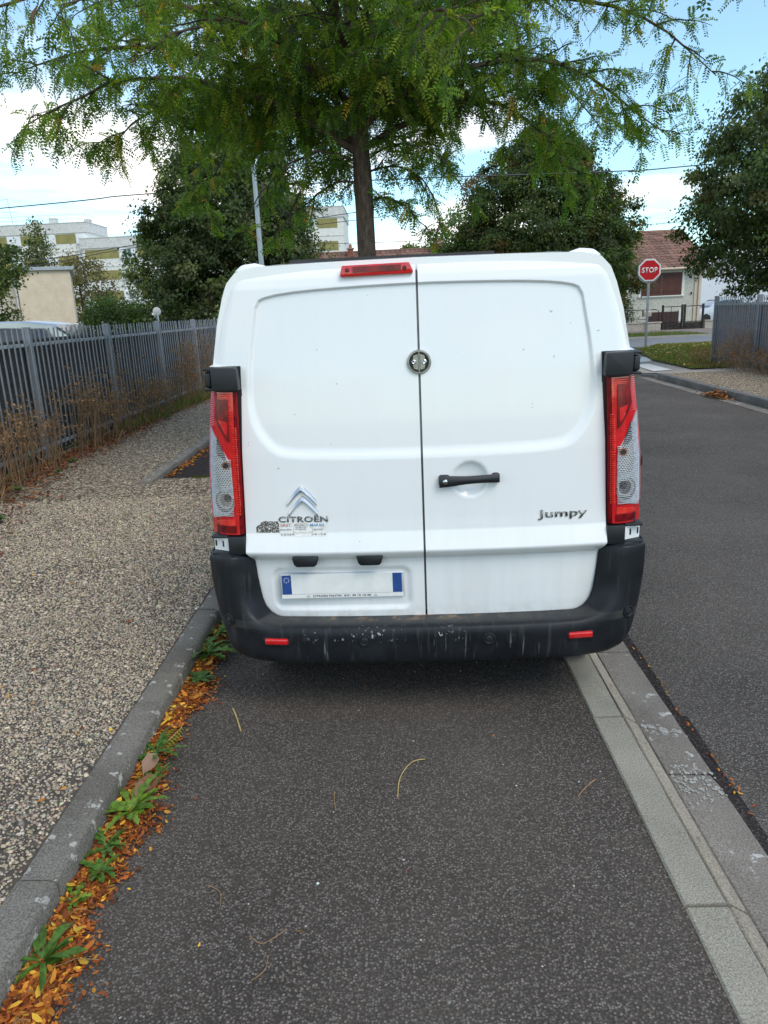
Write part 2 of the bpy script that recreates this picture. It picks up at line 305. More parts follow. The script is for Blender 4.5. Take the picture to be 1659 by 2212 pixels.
class MB:
    def __init__(s): s.v = []; s.f = []
    def add(s, vs, fs):
        b = len(s.v); s.v += [tuple(p) for p in vs]; s.f += [tuple(i+b for i in f) for f in fs]; return s
    def box(s, x0, x1, y0, y1, z0, z1, m=None):
        vs = [Vector(p) for p in ((x0, y0, z0), (x1, y0, z0), (x1, y1, z0), (x0, y1, z0), (x0, y0, z1), (x1, y0, z1), (x1, y1, z1), (x0, y1, z1))]
        if m: vs = [m @ p for p in vs]
        return s.add(vs, [(3, 2, 1, 0), (4, 5, 6, 7), (0, 1, 5, 4), (1, 2, 6, 5), (2, 3, 7, 6), (3, 0, 4, 7)])
    def tube(s, pts, rad, n=8, caps=True):
        pts = [Vector(p) for p in pts]; rad = rad if hasattr(rad, '__len__') else [rad]*len(pts); vs = []; fs = []
        up = Vector((0, 0, 1)); a = None
        for i, p in enumerate(pts):
            d = (pts[min(i+1, len(pts)-1)]-pts[max(i-1, 0)]).normalized()
            if a is None: a = d.orthogonal().normalized()
            a = (a-d*a.dot(d)).normalized(); b = d.cross(a)
            for k in range(n):
                th = 2*math.pi*k/n; vs.append(p+(a*math.cos(th)+b*math.sin(th))*rad[i])
        for i in range(len(pts)-1):
            for k in range(n): fs.append((i*n+k, i*n+(k+1) % n, (i+1)*n+(k+1) % n, (i+1)*n+k))
        if caps: fs += [tuple(reversed(range(n))), tuple(range((len(pts)-1)*n, len(pts)*n))]
        return s.add(vs, fs)
    def prism(s, poly, lo, hi, axis='y'):
        """poly of 2D points: axis 'y' -> (x,z), 'x' -> (y,z), 'z' -> (x,y); extruded lo..hi"""
        def P(a, b, h): return (a, h, b) if axis == 'y' else ((h, a, b) if axis == 'x' else (a, b, h))
        n = len(poly); vs = [P(a, b, lo) for a, b in poly]+[P(a, b, hi) for a, b in poly]
        fs = [tuple(range(n)), tuple(reversed(range(n, 2*n)))]+[((i+1) % n, i, n+i, n+(i+1) % n) for i in range(n)]
        return s.add(vs, fs)
    def lathe(s, prof, c=(0, 0, 0), axis='y', n=20):
        """prof: list of (radius, height along axis)"""
        vs = []; fs = []
        for r, h in prof:
            for k in range(n):
                a = 2*math.pi*k/n; u, v = r*math.cos(a), r*math.sin(a)
                vs.append((c[0]+u, c[1]+h, c[2]+v) if axis == 'y' else ((c[0]+u, c[1]+v, c[2]+h) if axis == 'z' else (c[0]+h, c[1]+u, c[2]+v)))
        for i in range(len(prof)-1):
            for k in range(n): fs.append((i*n+k, i*n+(k+1) % n, (i+1)*n+(k+1) % n, (i+1)*n+k))
        fs += [tuple(range(n)), tuple(reversed(range((len(prof)-1)*n, len(prof)*n)))]
        return s.add(vs, fs)
    def mesh(s, name, bevel=0, seg=2, smooth=False):
        me = bpy.data.meshes.new(name); me.from_pydata(s.v, [], s.f)
        bm = bmesh.new(); bm.from_mesh(me); bmesh.ops.recalc_face_normals(bm, faces=bm.faces)
        if bevel:
            ed = [e for e in bm.edges if len(e.link_faces) == 2 and e.calc_face_angle(0) > .5]
            bmesh.ops.bevel(bm, geom=ed, offset=bevel, segments=seg, profile=.5, affect='EDGES', clamp_overlap=True)
        if smooth or bevel:
            for f in bm.faces: f.smooth = True
        bm.to_mesh(me); bm.free()
        if smooth or bevel: me.set_sharp_from_angle(angle=R_(40))
        return me
    def build(s, name, mat, parent=None, bevel=0, seg=2, smooth=False, **kw): return link(name, s.mesh(name, bevel, seg, smooth), mat, parent, **kw)
def text_mesh(body, size=1.0, extrude=.002, width=None, height=None, sx=1.0, offset=0.0, bev=0):
    """text as a mesh in the XZ plane, facing -Y, left-bottom at the origin, scaled to width x height"""
    cu = bpy.data.curves.new('text', 'FONT'); cu.body = body; cu.size = size; cu.extrude = 0; cu.offset = offset; cu.resolution_u = 3; cu.space_character = 1.05
    o = bpy.data.objects.new('text', cu); COL.objects.link(o); dg = bpy.context.evaluated_depsgraph_get()
    me = bpy.data.meshes.new_from_object(o.evaluated_get(dg)); bpy.data.objects.remove(o); bpy.data.curves.remove(cu)
    bm = bmesh.new(); bm.from_mesh(me); bmesh.ops.remove_doubles(bm, verts=bm.verts, dist=1e-5)
    xs = [v.co.x for v in bm.verts]; ys = [v.co.y for v in bm.verts]; x0, x1, y0, y1 = min(xs), max(xs), min(ys), max(ys)
    kx = width/(x1-x0) if width else sx; ky = height/(y1-y0) if height else kx
    for v in bm.verts: v.co = Vector(((v.co.x-x0)*kx, 0, (v.co.y-y0)*ky))
    if extrude:
        r = bmesh.ops.extrude_face_region(bm, geom=list(bm.faces))
        bmesh.ops.translate(bm, verts=[g for g in r['geom'] if isinstance(g, bmesh.types.BMVert)], vec=(0, -extrude, 0))
    bmesh.ops.recalc_face_normals(bm, faces=bm.faces); me2 = bpy.data.meshes.new('lettering'); bm.to_mesh(me2); bm.free(); bpy.data.meshes.remove(me); return me2
def put_text(body, x, y, z, width, height, mat, parent, name='lettering', extrude=.0012, offset=0, roll=0, kx=None):
    o = link(name, text_mesh(body, 1, extrude, width, height, offset=offset), mat, parent); o.location = (x, y, z); o.rotation_euler = (0, roll, 0); return o
def sheet(name, poly, z, mat, parent=None, sub=0, **kw):
    """flat polygon, z may be a number or a list"""
    zs = z if hasattr(z, '__len__') else [z]*len(poly); me = bpy.data.meshes.new(name)
    me.from_pydata([(x, y, h) for (x, y), h in zip(poly, zs)], [], [tuple(range(len(poly)))]); me.update()
    return link(name, me, mat, parent, **kw)
def grid_faces(nr, nc):
    i = np.arange(nr-1)[:, None]*nc+np.arange(nc-1)[None, :]; i = i.ravel(); return np.stack([i, i+1, i+nc+1, i+nc], 1)

# ================================================================== the setting: ground, roads, pavements
Zg = -0.075
npmesh('ground', [(-400, -60, Zg), (400, -60, Zg), (400, 700, Zg), (-400, 700, Zg)], [(0, 1, 2, 3)], 'ground_soil', kind='structure')
sheet('parking_bay', [(-1.13, -3), (.79, -3), (.79, 29), (-1.13, 29)], 0.0, 'asphalt_bay', kind='structure')
sheet('road', [(1.17, -3), (5.82, -3), (5.82, 17.5), (6.3, 21), (7.6, 24.5), (9.6, 29), (1.17, 29)], -.028, 'asphalt_road', kind='structure')
sheet('cross_street', [(60, 29), (60, 35), (-60, 35), (-60, 29)], -.026, 'asphalt_sky_sheen', kind='structure')
# gap of darker tar between the gutter and the carriageway: a rough strip a little lower
bm = MB()
for i in range(64):
    y = -1+i*.28; w = .022+.010*math.sin(i*2.1)+.010*random.random(); bm.add([(1.14, y, -.0265), (1.17+w, y, -.0245), (1.17+w+.01*random.random(), y+.28, -.0245), (1.14, y+.28, -.0265)], [(0, 1, 2, 3)])
bm.build('tar_joint', 'asphalt_patch', kind='structure')
# pavement on the left: bed sheet with pebbles near the camera, a pebble material beyond
pit = (-2.62, 7.75, 15.6)
sheet('pavement_bed', [(-1.2, -3), (-1.2, 6.9), (-6, 6.9), (-6, -3)], .094, 'bed_dark', kind='structure')
sheet('pavement', [(-1.2, 6.9), (-1.2, pit[1]), (pit[0], pit[1]), (pit[0], pit[2]), (-1.2, pit[2]), (-1.2, 40), (-6, 40), (-6, 6.9)], .098, 'aggregate_far', kind='structure')
sheet('pavement', [(-1.2, -3), (-1.2, 1.56), (-4.41, 6.9), (-6, 6.9), (-6, -3)], .099, 'aggregate_far', kind='structure')
sheet('asphalt_patch', [(pit[0], pit[1]), (-1.2, pit[1]), (-1.2, pit[2]), (pit[0], pit[2])], .066, 'asphalt_patch', kind='structure')
# kerb stones between pavement and parking bay, each about 1.07 m long
kerb = MB().box(-1.215, -1.11, -3, 29, -.05, .06).build('kerb', 'joint_moss', kind='structure')
def kerb_mesh(L, seed):
    r = random.Random(seed); n = 10; prof = [(-1.225, .0), (-1.225, .099), (-1.215, .106), (-1.125, .104), (-1.108, .098), (-1.100, .085), (-1.098, -.02)]
    m = MB(); vs = []
    for i in range(n+1):
        y = .004+(L-.008)*i/n
        for (x, z) in prof: vs.append((x+r.uniform(-.0018, .0018), y, z+r.uniform(-.0015, .0015)))
    k = len(prof); fs = [(i*k+j, i*k+j+1, (i+1)*k+j+1, (i+1)*k+j) for i in range(n) for j in range(k-1)]
    fs += [tuple(range(k)), tuple(reversed(range(n*k, (n+1)*k)))]; m.add(vs, fs); return m.mesh('kerb_stone', smooth=True)
kms = [kerb_mesh(1.07, s) for s in range(4)]
for i in range(-3, 14):
    o = link('kerb_stone', kms[i % 4], 'kerb_dark_concrete', kerb); o.location = (random.uniform(-.004, .004), 1.88+1.07*i, random.uniform(-.004, .004)); o.rotation_euler.z = random.uniform(-.003, .003)
# edging of the asphalt patch in the pavement
edge = MB().box(pit[0]-.13, pit[0]-.02, pit[1]-.0, pit[2], 0, .08).build('patch_edging', 'joint_moss', kind='structure')
em = MB().box(-.072, .072, 0.004, .992, -.05, .030).mesh('edging_stone', .010, 2)
for i in range(8):
    o = link('edging_stone', em, 'kerb_granite' if 0 else 'gutter_concrete', edge); o.location = (pit[0]-.062, pit[1]-.25+i*1.0, .105+random.uniform(-.003, .003)); o.rotation_euler.z = .028+random.uniform(-.004, .004)
# border strip and gutter on the right of the bay
border = MB().box(.80, .985, -3, 29, -.08, -.034).build('border_strip', 'joint_moss', kind='structure')
def strip_mesh(L, x0, x1, z0, z1, seed, name, drop=0, n=10, jit=.0014):
    r = random.Random(seed); vs = []; prof = [(x0, -.06), (x0, z0-.006), (x0+.006, z0), (x1-.006, z1), (x1, z1-.006), (x1, -.06)]
    for i in range(n+1):
        y = .006+(L-.012)*i/n
        for x, z in prof: vs.append((x+r.uniform(-jit, jit), y, z+r.uniform(-jit, jit)*.6))
    k = len(prof); fs = [(i*k+j, i*k+j+1, (i+1)*k+j+1, (i+1)*k+j) for i in range(n) for j in range(k-1)]+[tuple(range(k)), tuple(reversed(range(n*k, (n+1)*k)))]
    return MB().add(vs, fs).mesh(name, smooth=True)
bs_ = [strip_mesh(1.05, .790, .918, .010, .010, s, 'border_stone') for s in range(4)]
bv_ = [strip_mesh(1.05, .919, .980, .009, -.022, s+9, 'bevel_stone') for s in range(4)]
for i in range(-4, 13):
    dy = random.uniform(-.004, .004)
    o = link('border_stone', bs_[i % 4], 'kerb_granite', border); o.location = (random.uniform(-.003, .003), 1.82+1.05*i+dy, random.uniform(-.002, .002))
    o = link('bevel_stone', bv_[i % 4], 'bevel_concrete', border); o.location = (0, 1.82+1.05*i+dy, 0)
gut = MB().box(.985, 1.15, -3, 29, -.08, -.05).build('gutter', 'joint_moss', kind='structure')
gs_ = [strip_mesh(1.05, .981, 1.158, -.020, -.024, s+20, 'gutter_slab') for s in range(4)]
for i in range(-4, 13):
    o = link('gutter_slab', gs_[i % 4], 'gutter_concrete', gut); o.location = (random.uniform(-.003, .003), 2.50+1.05*i, random.uniform(-.002, .002)); o.rotation_euler.z = random.uniform(-.003, .003)
# pavement beyond the road on the right, its kerb, crossing and grass corner
sheet('pavement_right', [(5.98, -3), (8.6, -3), (8.6, 17.0), (5.98, 17.0)], .105, 'aggregate_far', kind='structure')
sheet('pavement_ramp', [(5.98, 17.0), (8.6, 17.0), (8.6, 18.4), (5.95, 18.4)], [.105, .105, .05, .0], 'pave_far', kind='structure')
sheet('pavement_corner', [(5.95, 18.4), (8.6, 18.4), (12.5, 28.9), (9.5, 28.9), (7.5, 24.4), (6.25, 21)], [0, .05, .03, -.0, -.0, -.0], 'pave_far', kind='structure')
fk = MB().box(5.86, 5.97, -3, 17, -.06, .08).build('far_kerb', 'joint_moss', kind='structure')
fm = MB().box(5.83, 5.985, .006, .994, -.05, .112).mesh('kerb_stone', .018, 3)
for i in range(-3, 18):
    o = link('kerb_stone', fm, 'kerb_far', fk); o.location = (random.uniform(-.006, .006), i, random.uniform(-.004, .004)-(0.05 if i == 17 else 0)); 
    if i == 17: o.rotation_euler = (-.06, 0, .03)
sheet('gutter_far', [(5.58, -3), (5.83, -3), (5.83, 17.6), (5.58, 17.6)], -.022, 'gutter_concrete', kind='structure')
cw = empty('crossing_mark', (0, 0, 0)); cw['kind'] = 'structure'
sheet('painted_bar', [(6.24, 18.5), (6.72, 18.55), (6.86, 20.7), (6.40, 20.6)], [.024, .028, .02, .014], 'white_paint_mark', cw)
sheet('painted_bar', [(6.75, 21.4), (7.15, 21.5), (7.9, 23.4), (7.5, 23.3)], .018, 'white_paint_mark', cw)
gp = [(7.15, 18.4), (8.0, 18.2), (9.05, 21.9), (11.6, 28.2), (9.6, 28.2), (8.0, 25.6), (7.25, 21.5)]
sheet('grass_corner', gp, [.055, .06, .07, .06, .05, .05, .05], 'ground_soil', kind='structure')
# stop line and edge of the side street, verge beyond
sheet('stop_line', [(1.5, 27.9), (5.3, 27.9), (5.3, 28.4), (1.5, 28.4)], -.024, 'white_paint_mark', kind='structure')
sheet('verge', [(-60, 35.15), (60, 35.15), (60, 43), (-60, 43)], .02, 'verge_gravel', kind='structure')
vk = MB().box(-60, 60, 35.0, 35.15, -.06, .06).build('verge_kerb', 'pave_far', kind='structure')
sheet('yard_left', [(-4.75, -3), (-4.75, 28), (-60, 28), (-60, -3)], .28, 'ground_soil', kind='structure')
sheet('yard_right', [(8.7, -3), (60, -3), (60, 28), (13.0, 28), (9.2, 19.8), (8.7, 19.8)], .10, 'ground_soil', kind='structure')

# ================================================================== the van
VAN = empty('van', (.085, 3.0, 0), R_(-1.2), label='white panel van parked with its closed rear doors facing the camera', cat='van')
_pz = np.array([.430, .50, .60, .70, .722, .735, .75, .765, .80, .845, .90, 1.18, 1.50, 1.80, 1.85, 1.885, 1.912, 1.93, 1.942, 1.95])
_py = np.array([.034, .028, .022, .018, .013, -.006, -.026, -.034, -.023, -.008, -.004, .004, .024, .050, .054, .064, .086, .112, .150, .19])
_zz = np.linspace(.40, 1.96, 1561); _yy = np.interp(_zz, _pz, _py); _k = np.exp(-.5*(np.arange(-18, 19)/3.6)**2); _k /= _k.sum()
_yy = np.convolve(np.pad(_yy, 18, 'edge'), _k, 'valid')
def polysd(px, pz, poly):
    """signed distance (negative inside) to a closed polygon"""
    d = np.full(px.shape, 1e9); ins = np.zeros(px.shape, bool); n = len(poly)
    for i in range(n):
        ax, az = poly[i]; bx, bz = poly[(i+1) % n]; ex, ez = bx-ax, bz-az
        tt = np.clip(((px-ax)*ex+(pz-az)*ez)/(ex*ex+ez*ez+1e-12), 0, 1)
        d = np.minimum(d, np.hypot(px-ax-tt*ex, pz-az-tt*ez))
        c = ((az > pz) != (bz > pz)) & (px < (bx-ax)*(pz-az)/(bz-az+1e-12)+ax); ins ^= c
    return np.where(ins, -d, d)
def chaikin(p, n=2, closed=True):
    for _ in range(n):
        q = []
        for i in range(len(p)):
            a, b = p[i], p[(i+1) % len(p)]; q += [(a[0]*.75+b[0]*.25, a[1]*.75+b[1]*.25), (a[0]*.25+b[0]*.75, a[1]*.25+b[1]*.75)]
        p = q
    return p
_half = [(0, 1.846), (.25, 1.842), (.47, 1.834), (.60, 1.820), (.648, 1.800), (.664, 1.71), (.684, 1.60), (.698, 1.46), (.699, 1.38), (.690, 1.325), (.662, 1.262), (.612, 1.208), (.555, 1.186), (.28, 1.178), (0, 1.176)]
WINP = chaikin(_half+[(-x, z) for x, z in _half[-2:0:-1]], 1)
def sm(a, b, x):
    t_ = np.clip((x-a)/(b-a), 0, 1); return t_*t_*(3-2*t_)
_ex = [(.430, .60), (.445, .640), (.455, .668), (.470, .690), (.500, .712), (.54, .724), (.64, .736), (.715, .741), (.735, .752), (.765, .768), (.85, .765), (1.2, .752), (1.46, .734), (1.553, .731)]
_ux = [(1.553, .868), (1.72, .836), (1.82, .806), (1.875, .786), (1.905, .765), (1.927, .738), (1.94, .695), (1.95, .60)]
def xlow(z): return np.interp(z, [a for a, b in _ex], [b for a, b in _ex])
def xup(z): return np.interp(z, [a for a, b in _ux], [b for a, b in _ux])
def door_y(x, z):
    ax = np.abs(x); y = np.interp(z, _zz, _yy)+.034*(ax/.75)**2.6
    sd = polysd(x, z, WINP); w = .010+.030*sm(1.78, 1.25, z); y = y+.012*sm(w*.5, -w*.5, sd)
    qx = np.abs(x+.366)-.30+.035; qz = np.abs(z-.580)-.094+.035
    rsd = np.hypot(np.maximum(qx, 0), np.maximum(qz, 0))+np.minimum(np.maximum(qx, qz), 0)-.035
    y = y+.012*sm(.012, -.014, rsd)*(x < 0)
    hr = np.hypot(x-.196, z-1.06); y = y+.024*np.clip(1-(hr/.073)**2, 0, 1)**.55*(hr < .073)
    e = np.where(z > 1.553, xup(z)-ax, .2); rr = .075; ee = np.clip(rr-e, 0, rr*.995)
    y = y+np.where(e < rr, (rr-np.sqrt(np.maximum(rr*rr-ee*ee, 0)))*1.0, 0)
    return y
def door(side):
    zr = np.unique(np.round(np.concatenate([np.linspace(.447, .52, 14), np.linspace(.52, .70, 22), np.linspace(.70, .86, 44), np.linspace(.86, 1.553, 84), np.linspace(1.553, 1.785, 40), np.linspace(1.785, 1.865, 54), np.linspace(1.865, 1.948, 30)]), 5))
    nz_ = len(zr); s1 = np.concatenate([np.linspace(0, .80, 76), np.linspace(.80, 1, 56)[1:]]); s2 = np.sin(np.linspace(0, math.pi/2, 22))[1:]
    V = []; cols = len(s1)
    Z1 = np.repeat(zr[:, None], cols, 1); xa = np.minimum(xlow(zr), xup(zr)-.10*np.clip((1.95-zr)/.02, .12, 1)); xa = np.where(zr > 1.553, xa, xlow(zr))
    X1 = .0045+(xa[:, None]-.0045)*s1[None]
    V1 = np.stack([side*X1, door_y(side*X1, Z1), Z1], 2).reshape(-1, 3); F1 = grid_faces(nz_, cols)
    up = np.where(zr >= 1.5529)[0]; X2 = xa[up][:, None]+(xup(zr[up])-xa[up])[:, None]*s2[None]; Z2 = np.repeat(zr[up][:, None], len(s2), 1)
    V2 = np.stack([side*X2, door_y(side*X2, Z2), Z2], 2).reshape(-1, 3); n1 = len(V1)
    I2 = n1+np.arange(len(V2)).reshape(len(up), len(s2)); I2 = np.concatenate([(up*cols+cols-1)[:, None], I2], 1)
    F2 = np.stack([I2[:-1, :-1], I2[:-1, 1:], I2[1:, 1:], I2[1:, :-1]], 2).reshape(-1, 4)
    V = np.concatenate([V1, V2]); F = np.concatenate([F1, F2]); I1 = np.arange(n1).reshape(nz_, cols)
    u0 = up[0]
    loop = list(I1[0, :])+list(I1[1:u0+1, -1])+list(I2[0, 1:])+list(I2[1:, -1])+list(I2[-1, :-1][::-1])+list(I1[-1, :-1][::-1])+list(I1[:-1, 0][::-1])[:-1]
    loop = np.array(list(dict.fromkeys(loop))); b = len(V); Vb = V[loop].copy(); Vb[:, 1] += .035
    V = np.concatenate([V, Vb]); n = len(loop); i = np.arange(n); j = (i+1) % n
    F = np.concatenate([F, np.stack([loop[j], loop[i], b+i, b+j], 1)])
    if side < 0: F = F[:, ::-1]
    o = npmesh('rear_door', V, F, 'van_paint', VAN, smooth=True); o.data.set_sharp_from_angle(angle=R_(55)); return o
DL = door(-1); DL['label'] = 'left rear door with badge, sticker and number plate'
DR = door(1); DR['label'] = 'right rear door with black pull handle'
def on_door(x, z, off=0): return float(door_y(np.array([x], float), np.array([z], float))[0])-off
def drape(o, off=.0005):
    """lay a flat part (built in the XZ plane, local y = 0 touching) onto the door surface"""
    me = o.data; L = np.array([v.co[:] for v in me.vertices]); loc = np.array(o.location); W = L+loc
    yb = door_y(W[:, 0], W[:, 2]); L[:, 1] = yb+L[:, 1]-off-loc[1]
    for v, p in zip(me.vertices, L): v.co = p
    me.update(); return o
# body shell: sections from the rear frame to the nose
def body_shell():
    sec = [(.30, .84), (.36, .885), (.60, .925), (.80, .930), (1.10, .915), (1.46, .878), (1.55, .862), (1.72, .828), (1.82, .798), (1.88, .772), (1.918, .735), (1.936, .66), (1.942, .40), (1.945, 0)]
    ys = [.095, .16, .5, 1.2, 2.2, 3.0, 3.35, 3.7, 4.05, 4.3, 4.55, 4.68, 4.72]
    top = [1.0, 1.003, 1.012, 1.015, 1.015, 1.01, .985, .83, .66, .57, .48, .40, .34]; wid = [.99, 1.0, 1.015, 1.02, 1.02, 1.015, 1.01, .995, .98, .95, .89, .80, .72]
    V = []; n = len(sec)
    for y, tp, w in zip(ys, top, wid):
        for z, x in sec:
            z2 = .30+(z-.30)*((tp*1.945-.30)/1.645); V.append((x*w, y, z2))
        for z, x in sec[-2::-1]: V.append((-x*w, y, .30+(z-.30)*((tp*1.945-.30)/1.645)))
    k = 2*n-1; m = len(ys); F = [(i*k+j, i*k+j+1, (i+1)*k+j+1, (i+1)*k+j) for i in range(m-1) for j in range(k-1)]
    F += [(i*k+k-1, i*k, (i+1)*k, (i+1)*k+k-1) for i in range(m-1)]
    F += [tuple(range(k)), tuple(reversed(range((m-1)*k, m*k)))]
    return MB().add(V, F).build('body', 'van_paint', VAN, smooth=True)
body = body_shell()
_fz = np.linspace(.44, 1.925, 60); _fx = np.linspace(-.725, .725, 31); _FX, _FZ = np.meshgrid(_fx, _fz); _FX = _FX*(np.minimum(1, np.where(_FZ > .62, 1, .82+.18*(_FZ-.44)/.18)))
npmesh('door_frame', np.stack([_FX, np.interp(_FZ, _zz, _yy)+.034*(np.abs(_FX)/.75)**2.6+.034, _FZ], 2).reshape(-1, 3), grid_faces(60, 31), 'rubber_gap', VAN, smooth=True)
npmesh('centre_seal', [(sx_*.008, float(np.interp(z_, _zz, _yy))+.020, z_) for z_ in np.linspace(.46, 1.93, 50) for sx_ in (-1, 1)], [(2*i, 2*i+1, 2*i+3, 2*i+2) for i in range(49)], 'grey_seal', VAN, smooth=True)
MB().prism([(-.52, 1.938), (.32, 1.938), (.32, 1.963), (-.52, 1.963)], .20, .225, 'y').build('roof_seal', 'rubber_gap', VAN)
for s in (-1, 1): MB().prism([(s*.60, 1.94), (s*.66, 1.957), (s*.715, 1.952), (s*.75, 1.925), (s*.72, 1.915)], .17, .60, 'y').build('roof_rail', 'van_paint', VAN, .012, 3)
for s in (-1, 1):
    MB().prism([(s*.84, 1.15), (s*.90, 1.15), (s*.86, 1.52), (s*.80, 1.62)], 3.05, 3.06, 'y')
    g_ = MB(); g_.add([(s*.938, 2.45, 1.12), (s*.938, 3.25, 1.10), (s*.892, 3.10, 1.62), (s*.880, 2.45, 1.66)], [(0, 1, 2, 3)]); g_.build('side_window', 'dark_glass', VAN)
    mr = MB().box(s*.96-.005, s*1.12, 3.20, 3.32, 1.12, 1.42).build('wing_mirror', 'black_plastic', VAN, .03, 3)
ws = MB().add([(-.70, 3.46, 1.80), (.70, 3.46, 1.80), (.84, 4.03, 1.24), (-.84, 4.03, 1.24)], [(0, 1, 2, 3)]).build('windscreen', 'dark_glass', VAN)
MB().box(-.80, .80, .10, 4.4, .26, .32).build('underbody', 'rubber_gap', VAN)
# wheels
for s in (-1, 1):
    for wy in (.60, 3.72):
        w = empty('wheel'); w.parent = VAN; w.location = (s*.735, wy, .325)
        MB().lathe([(.20, -.10), (.29, -.105), (.318, -.085), (.325, -.05), (.325, .05), (.318, .085), (.29, .105), (.20, .10)], axis='x', n=36).build('tyre', 'tyre_rubber', w, smooth=True)
        MB().lathe([(.02, s*.06), (.12, s*.075), (.17, s*.05), (.205, s*.095), (.205, -s*.09)], axis='x', n=24).build('rim', 'wheel_steel', w, smooth=True)
# rear bumper, lofted between the door edge, its crest and its outer edge
_st = [  # P(door edge)   C(crest)      M(face)      Q(outer edge)    T(return)
 [(0, .04, .447), (0, -.086, .444), (0, -.097, .365), (0, -.070, .272), (0, .04, .262)],
 [(.30, .04, .447), (.30, -.084, .444), (.30, -.095, .365), (.30, -.068, .272), (.30, .04, .262)],
 [(.55, .04, .449), (.55, -.077, .446), (.56, -.086, .365), (.57, -.058, .272), (.57, .05, .262)],
 [(.645, .04, .455), (.675, -.066, .452), (.700, -.070, .37), (.70, -.040, .276), (.69, .08, .264)],
 [(.69, .04, .478), (.755, -.050, .485), (.80, -.044, .41), (.800, -.012, .286), (.78, .14, .27)],
 [(.720, .04, .535), (.798, -.036, .56), (.872, -.014, .49), (.880, .03, .335), (.87, .24, .30)],
 [(.736, .04, .64), (.812, -.030, .66), (.908, .004, .62), (.935, .085, .52), (.94, .36, .46)],
 [(.742, .04, .718), (.822, -.026, .735), (.918, .010, .73), (.945, .095, .71), (.95, .42, .69)],
 [(.752, .04, .742), (.826, -.012, .757), (.912, .022, .757), (.943, .10, .748), (.95, .42, .745)],
 [(.756, .06, .748), (.828, .05, .762), (.905, .06, .762), (.938, .11, .754), (.945, .42, .75)]]
def cr(P, n):
    P = np.array(P, float); out = []
    for i in range(len(P)-1):
        p0 = P[max(i-1, 0)]; p1 = P[i]; p2 = P[i+1]; p3 = P[min(i+2, len(P)-1)]
        for q in np.linspace(0, 1, n, endpoint=False):
            out.append(.5*((2*p1)+(-p0+p2)*q+(2*p0-5*p1+4*p2-p3)*q*q+(-p0+3*p1-3*p2+p3)*q**3))
    out.append(P[-1]); return np.array(out)
_L = [[(-x, y, z) for x, y, z in r] for r in _st[:0:-1]]; _all = np.array(_L+_st)
_a = np.array([cr(_all[:, j], 8) for j in range(5)])          # 5 x N x 3
BG = np.array([cr(_a[:, i], 9) for i in range(_a.shape[1])])  # N x K x 3
bump_o = npmesh('bumper', BG.reshape(-1, 3), grid_faces(BG.shape[0], BG.shape[1]), 'bumper_plastic', VAN, smooth=True)
def bumper_y(x, z):
    P = BG[:, 9:30].reshape(-1, 3); d = np.hypot(P[:, 0]-x, P[:, 2]-z); i = np.argsort(d)[:4]; w = 1/(d[i]+1e-4); return float((P[i, 1]*w).sum()/w.sum())
MB().box(-.60, .60, .02, .10, .41, .443).build('step_plate', 'bumper_plastic', VAN)
for x in (-.650, .648):     # red reflectors in a shallow pocket
    y = bumper_y(x, .388); tl = .05*(1 if x > 0 else -1)
    rm = Matrix.Translation((x, y, .386)) @ Matrix.Rotation(-.10*(1 if x > 0 else -1), 4, 'Z').inverted()
    MB().box(-.062, .062, -.004, .02, -.028, .022, rm).build('reflector_pocket', 'bumper_plastic', bump_o, .012, 2)
    MB().box(-.052, .052, -.011, .02, -.012, .016, rm).build('reflector', 'lens_red', bump_o, .008, 2)
for x, z in ((-.268, .392), (.262, .388), (-.862, .47), (.862, .462)):
    y = bumper_y(x, z); q = Matrix.Rotation(0 if abs(x) < .5 else (.55 if x > 0 else -.55), 4, 'Z')
    so = MB().lathe([(.028, .01), (.028, -.004), (.021, -.0065), (.017, -.003)]).build('sensor_ring', 'bumper_plastic', bump_o, smooth=True); so.location = (x, y, z); so.rotation_euler = q.to_euler()
    s2 = MB().lathe([(.0155, .01), (.0155, -.006), (.012, -.0075)]).build('parking_sensor', 'black_plastic', bump_o, smooth=True); s2.location = (x, y, z); s2.rotation_euler = q.to_euler()
x, z = .355, .381; y = bumper_y(x, z); MB().box(x-.024, x+.024, y-.0025, y+.01, z-.022, z+.022).build('towing_eye_cover', 'bumper_plastic', bump_o, .003, 1)
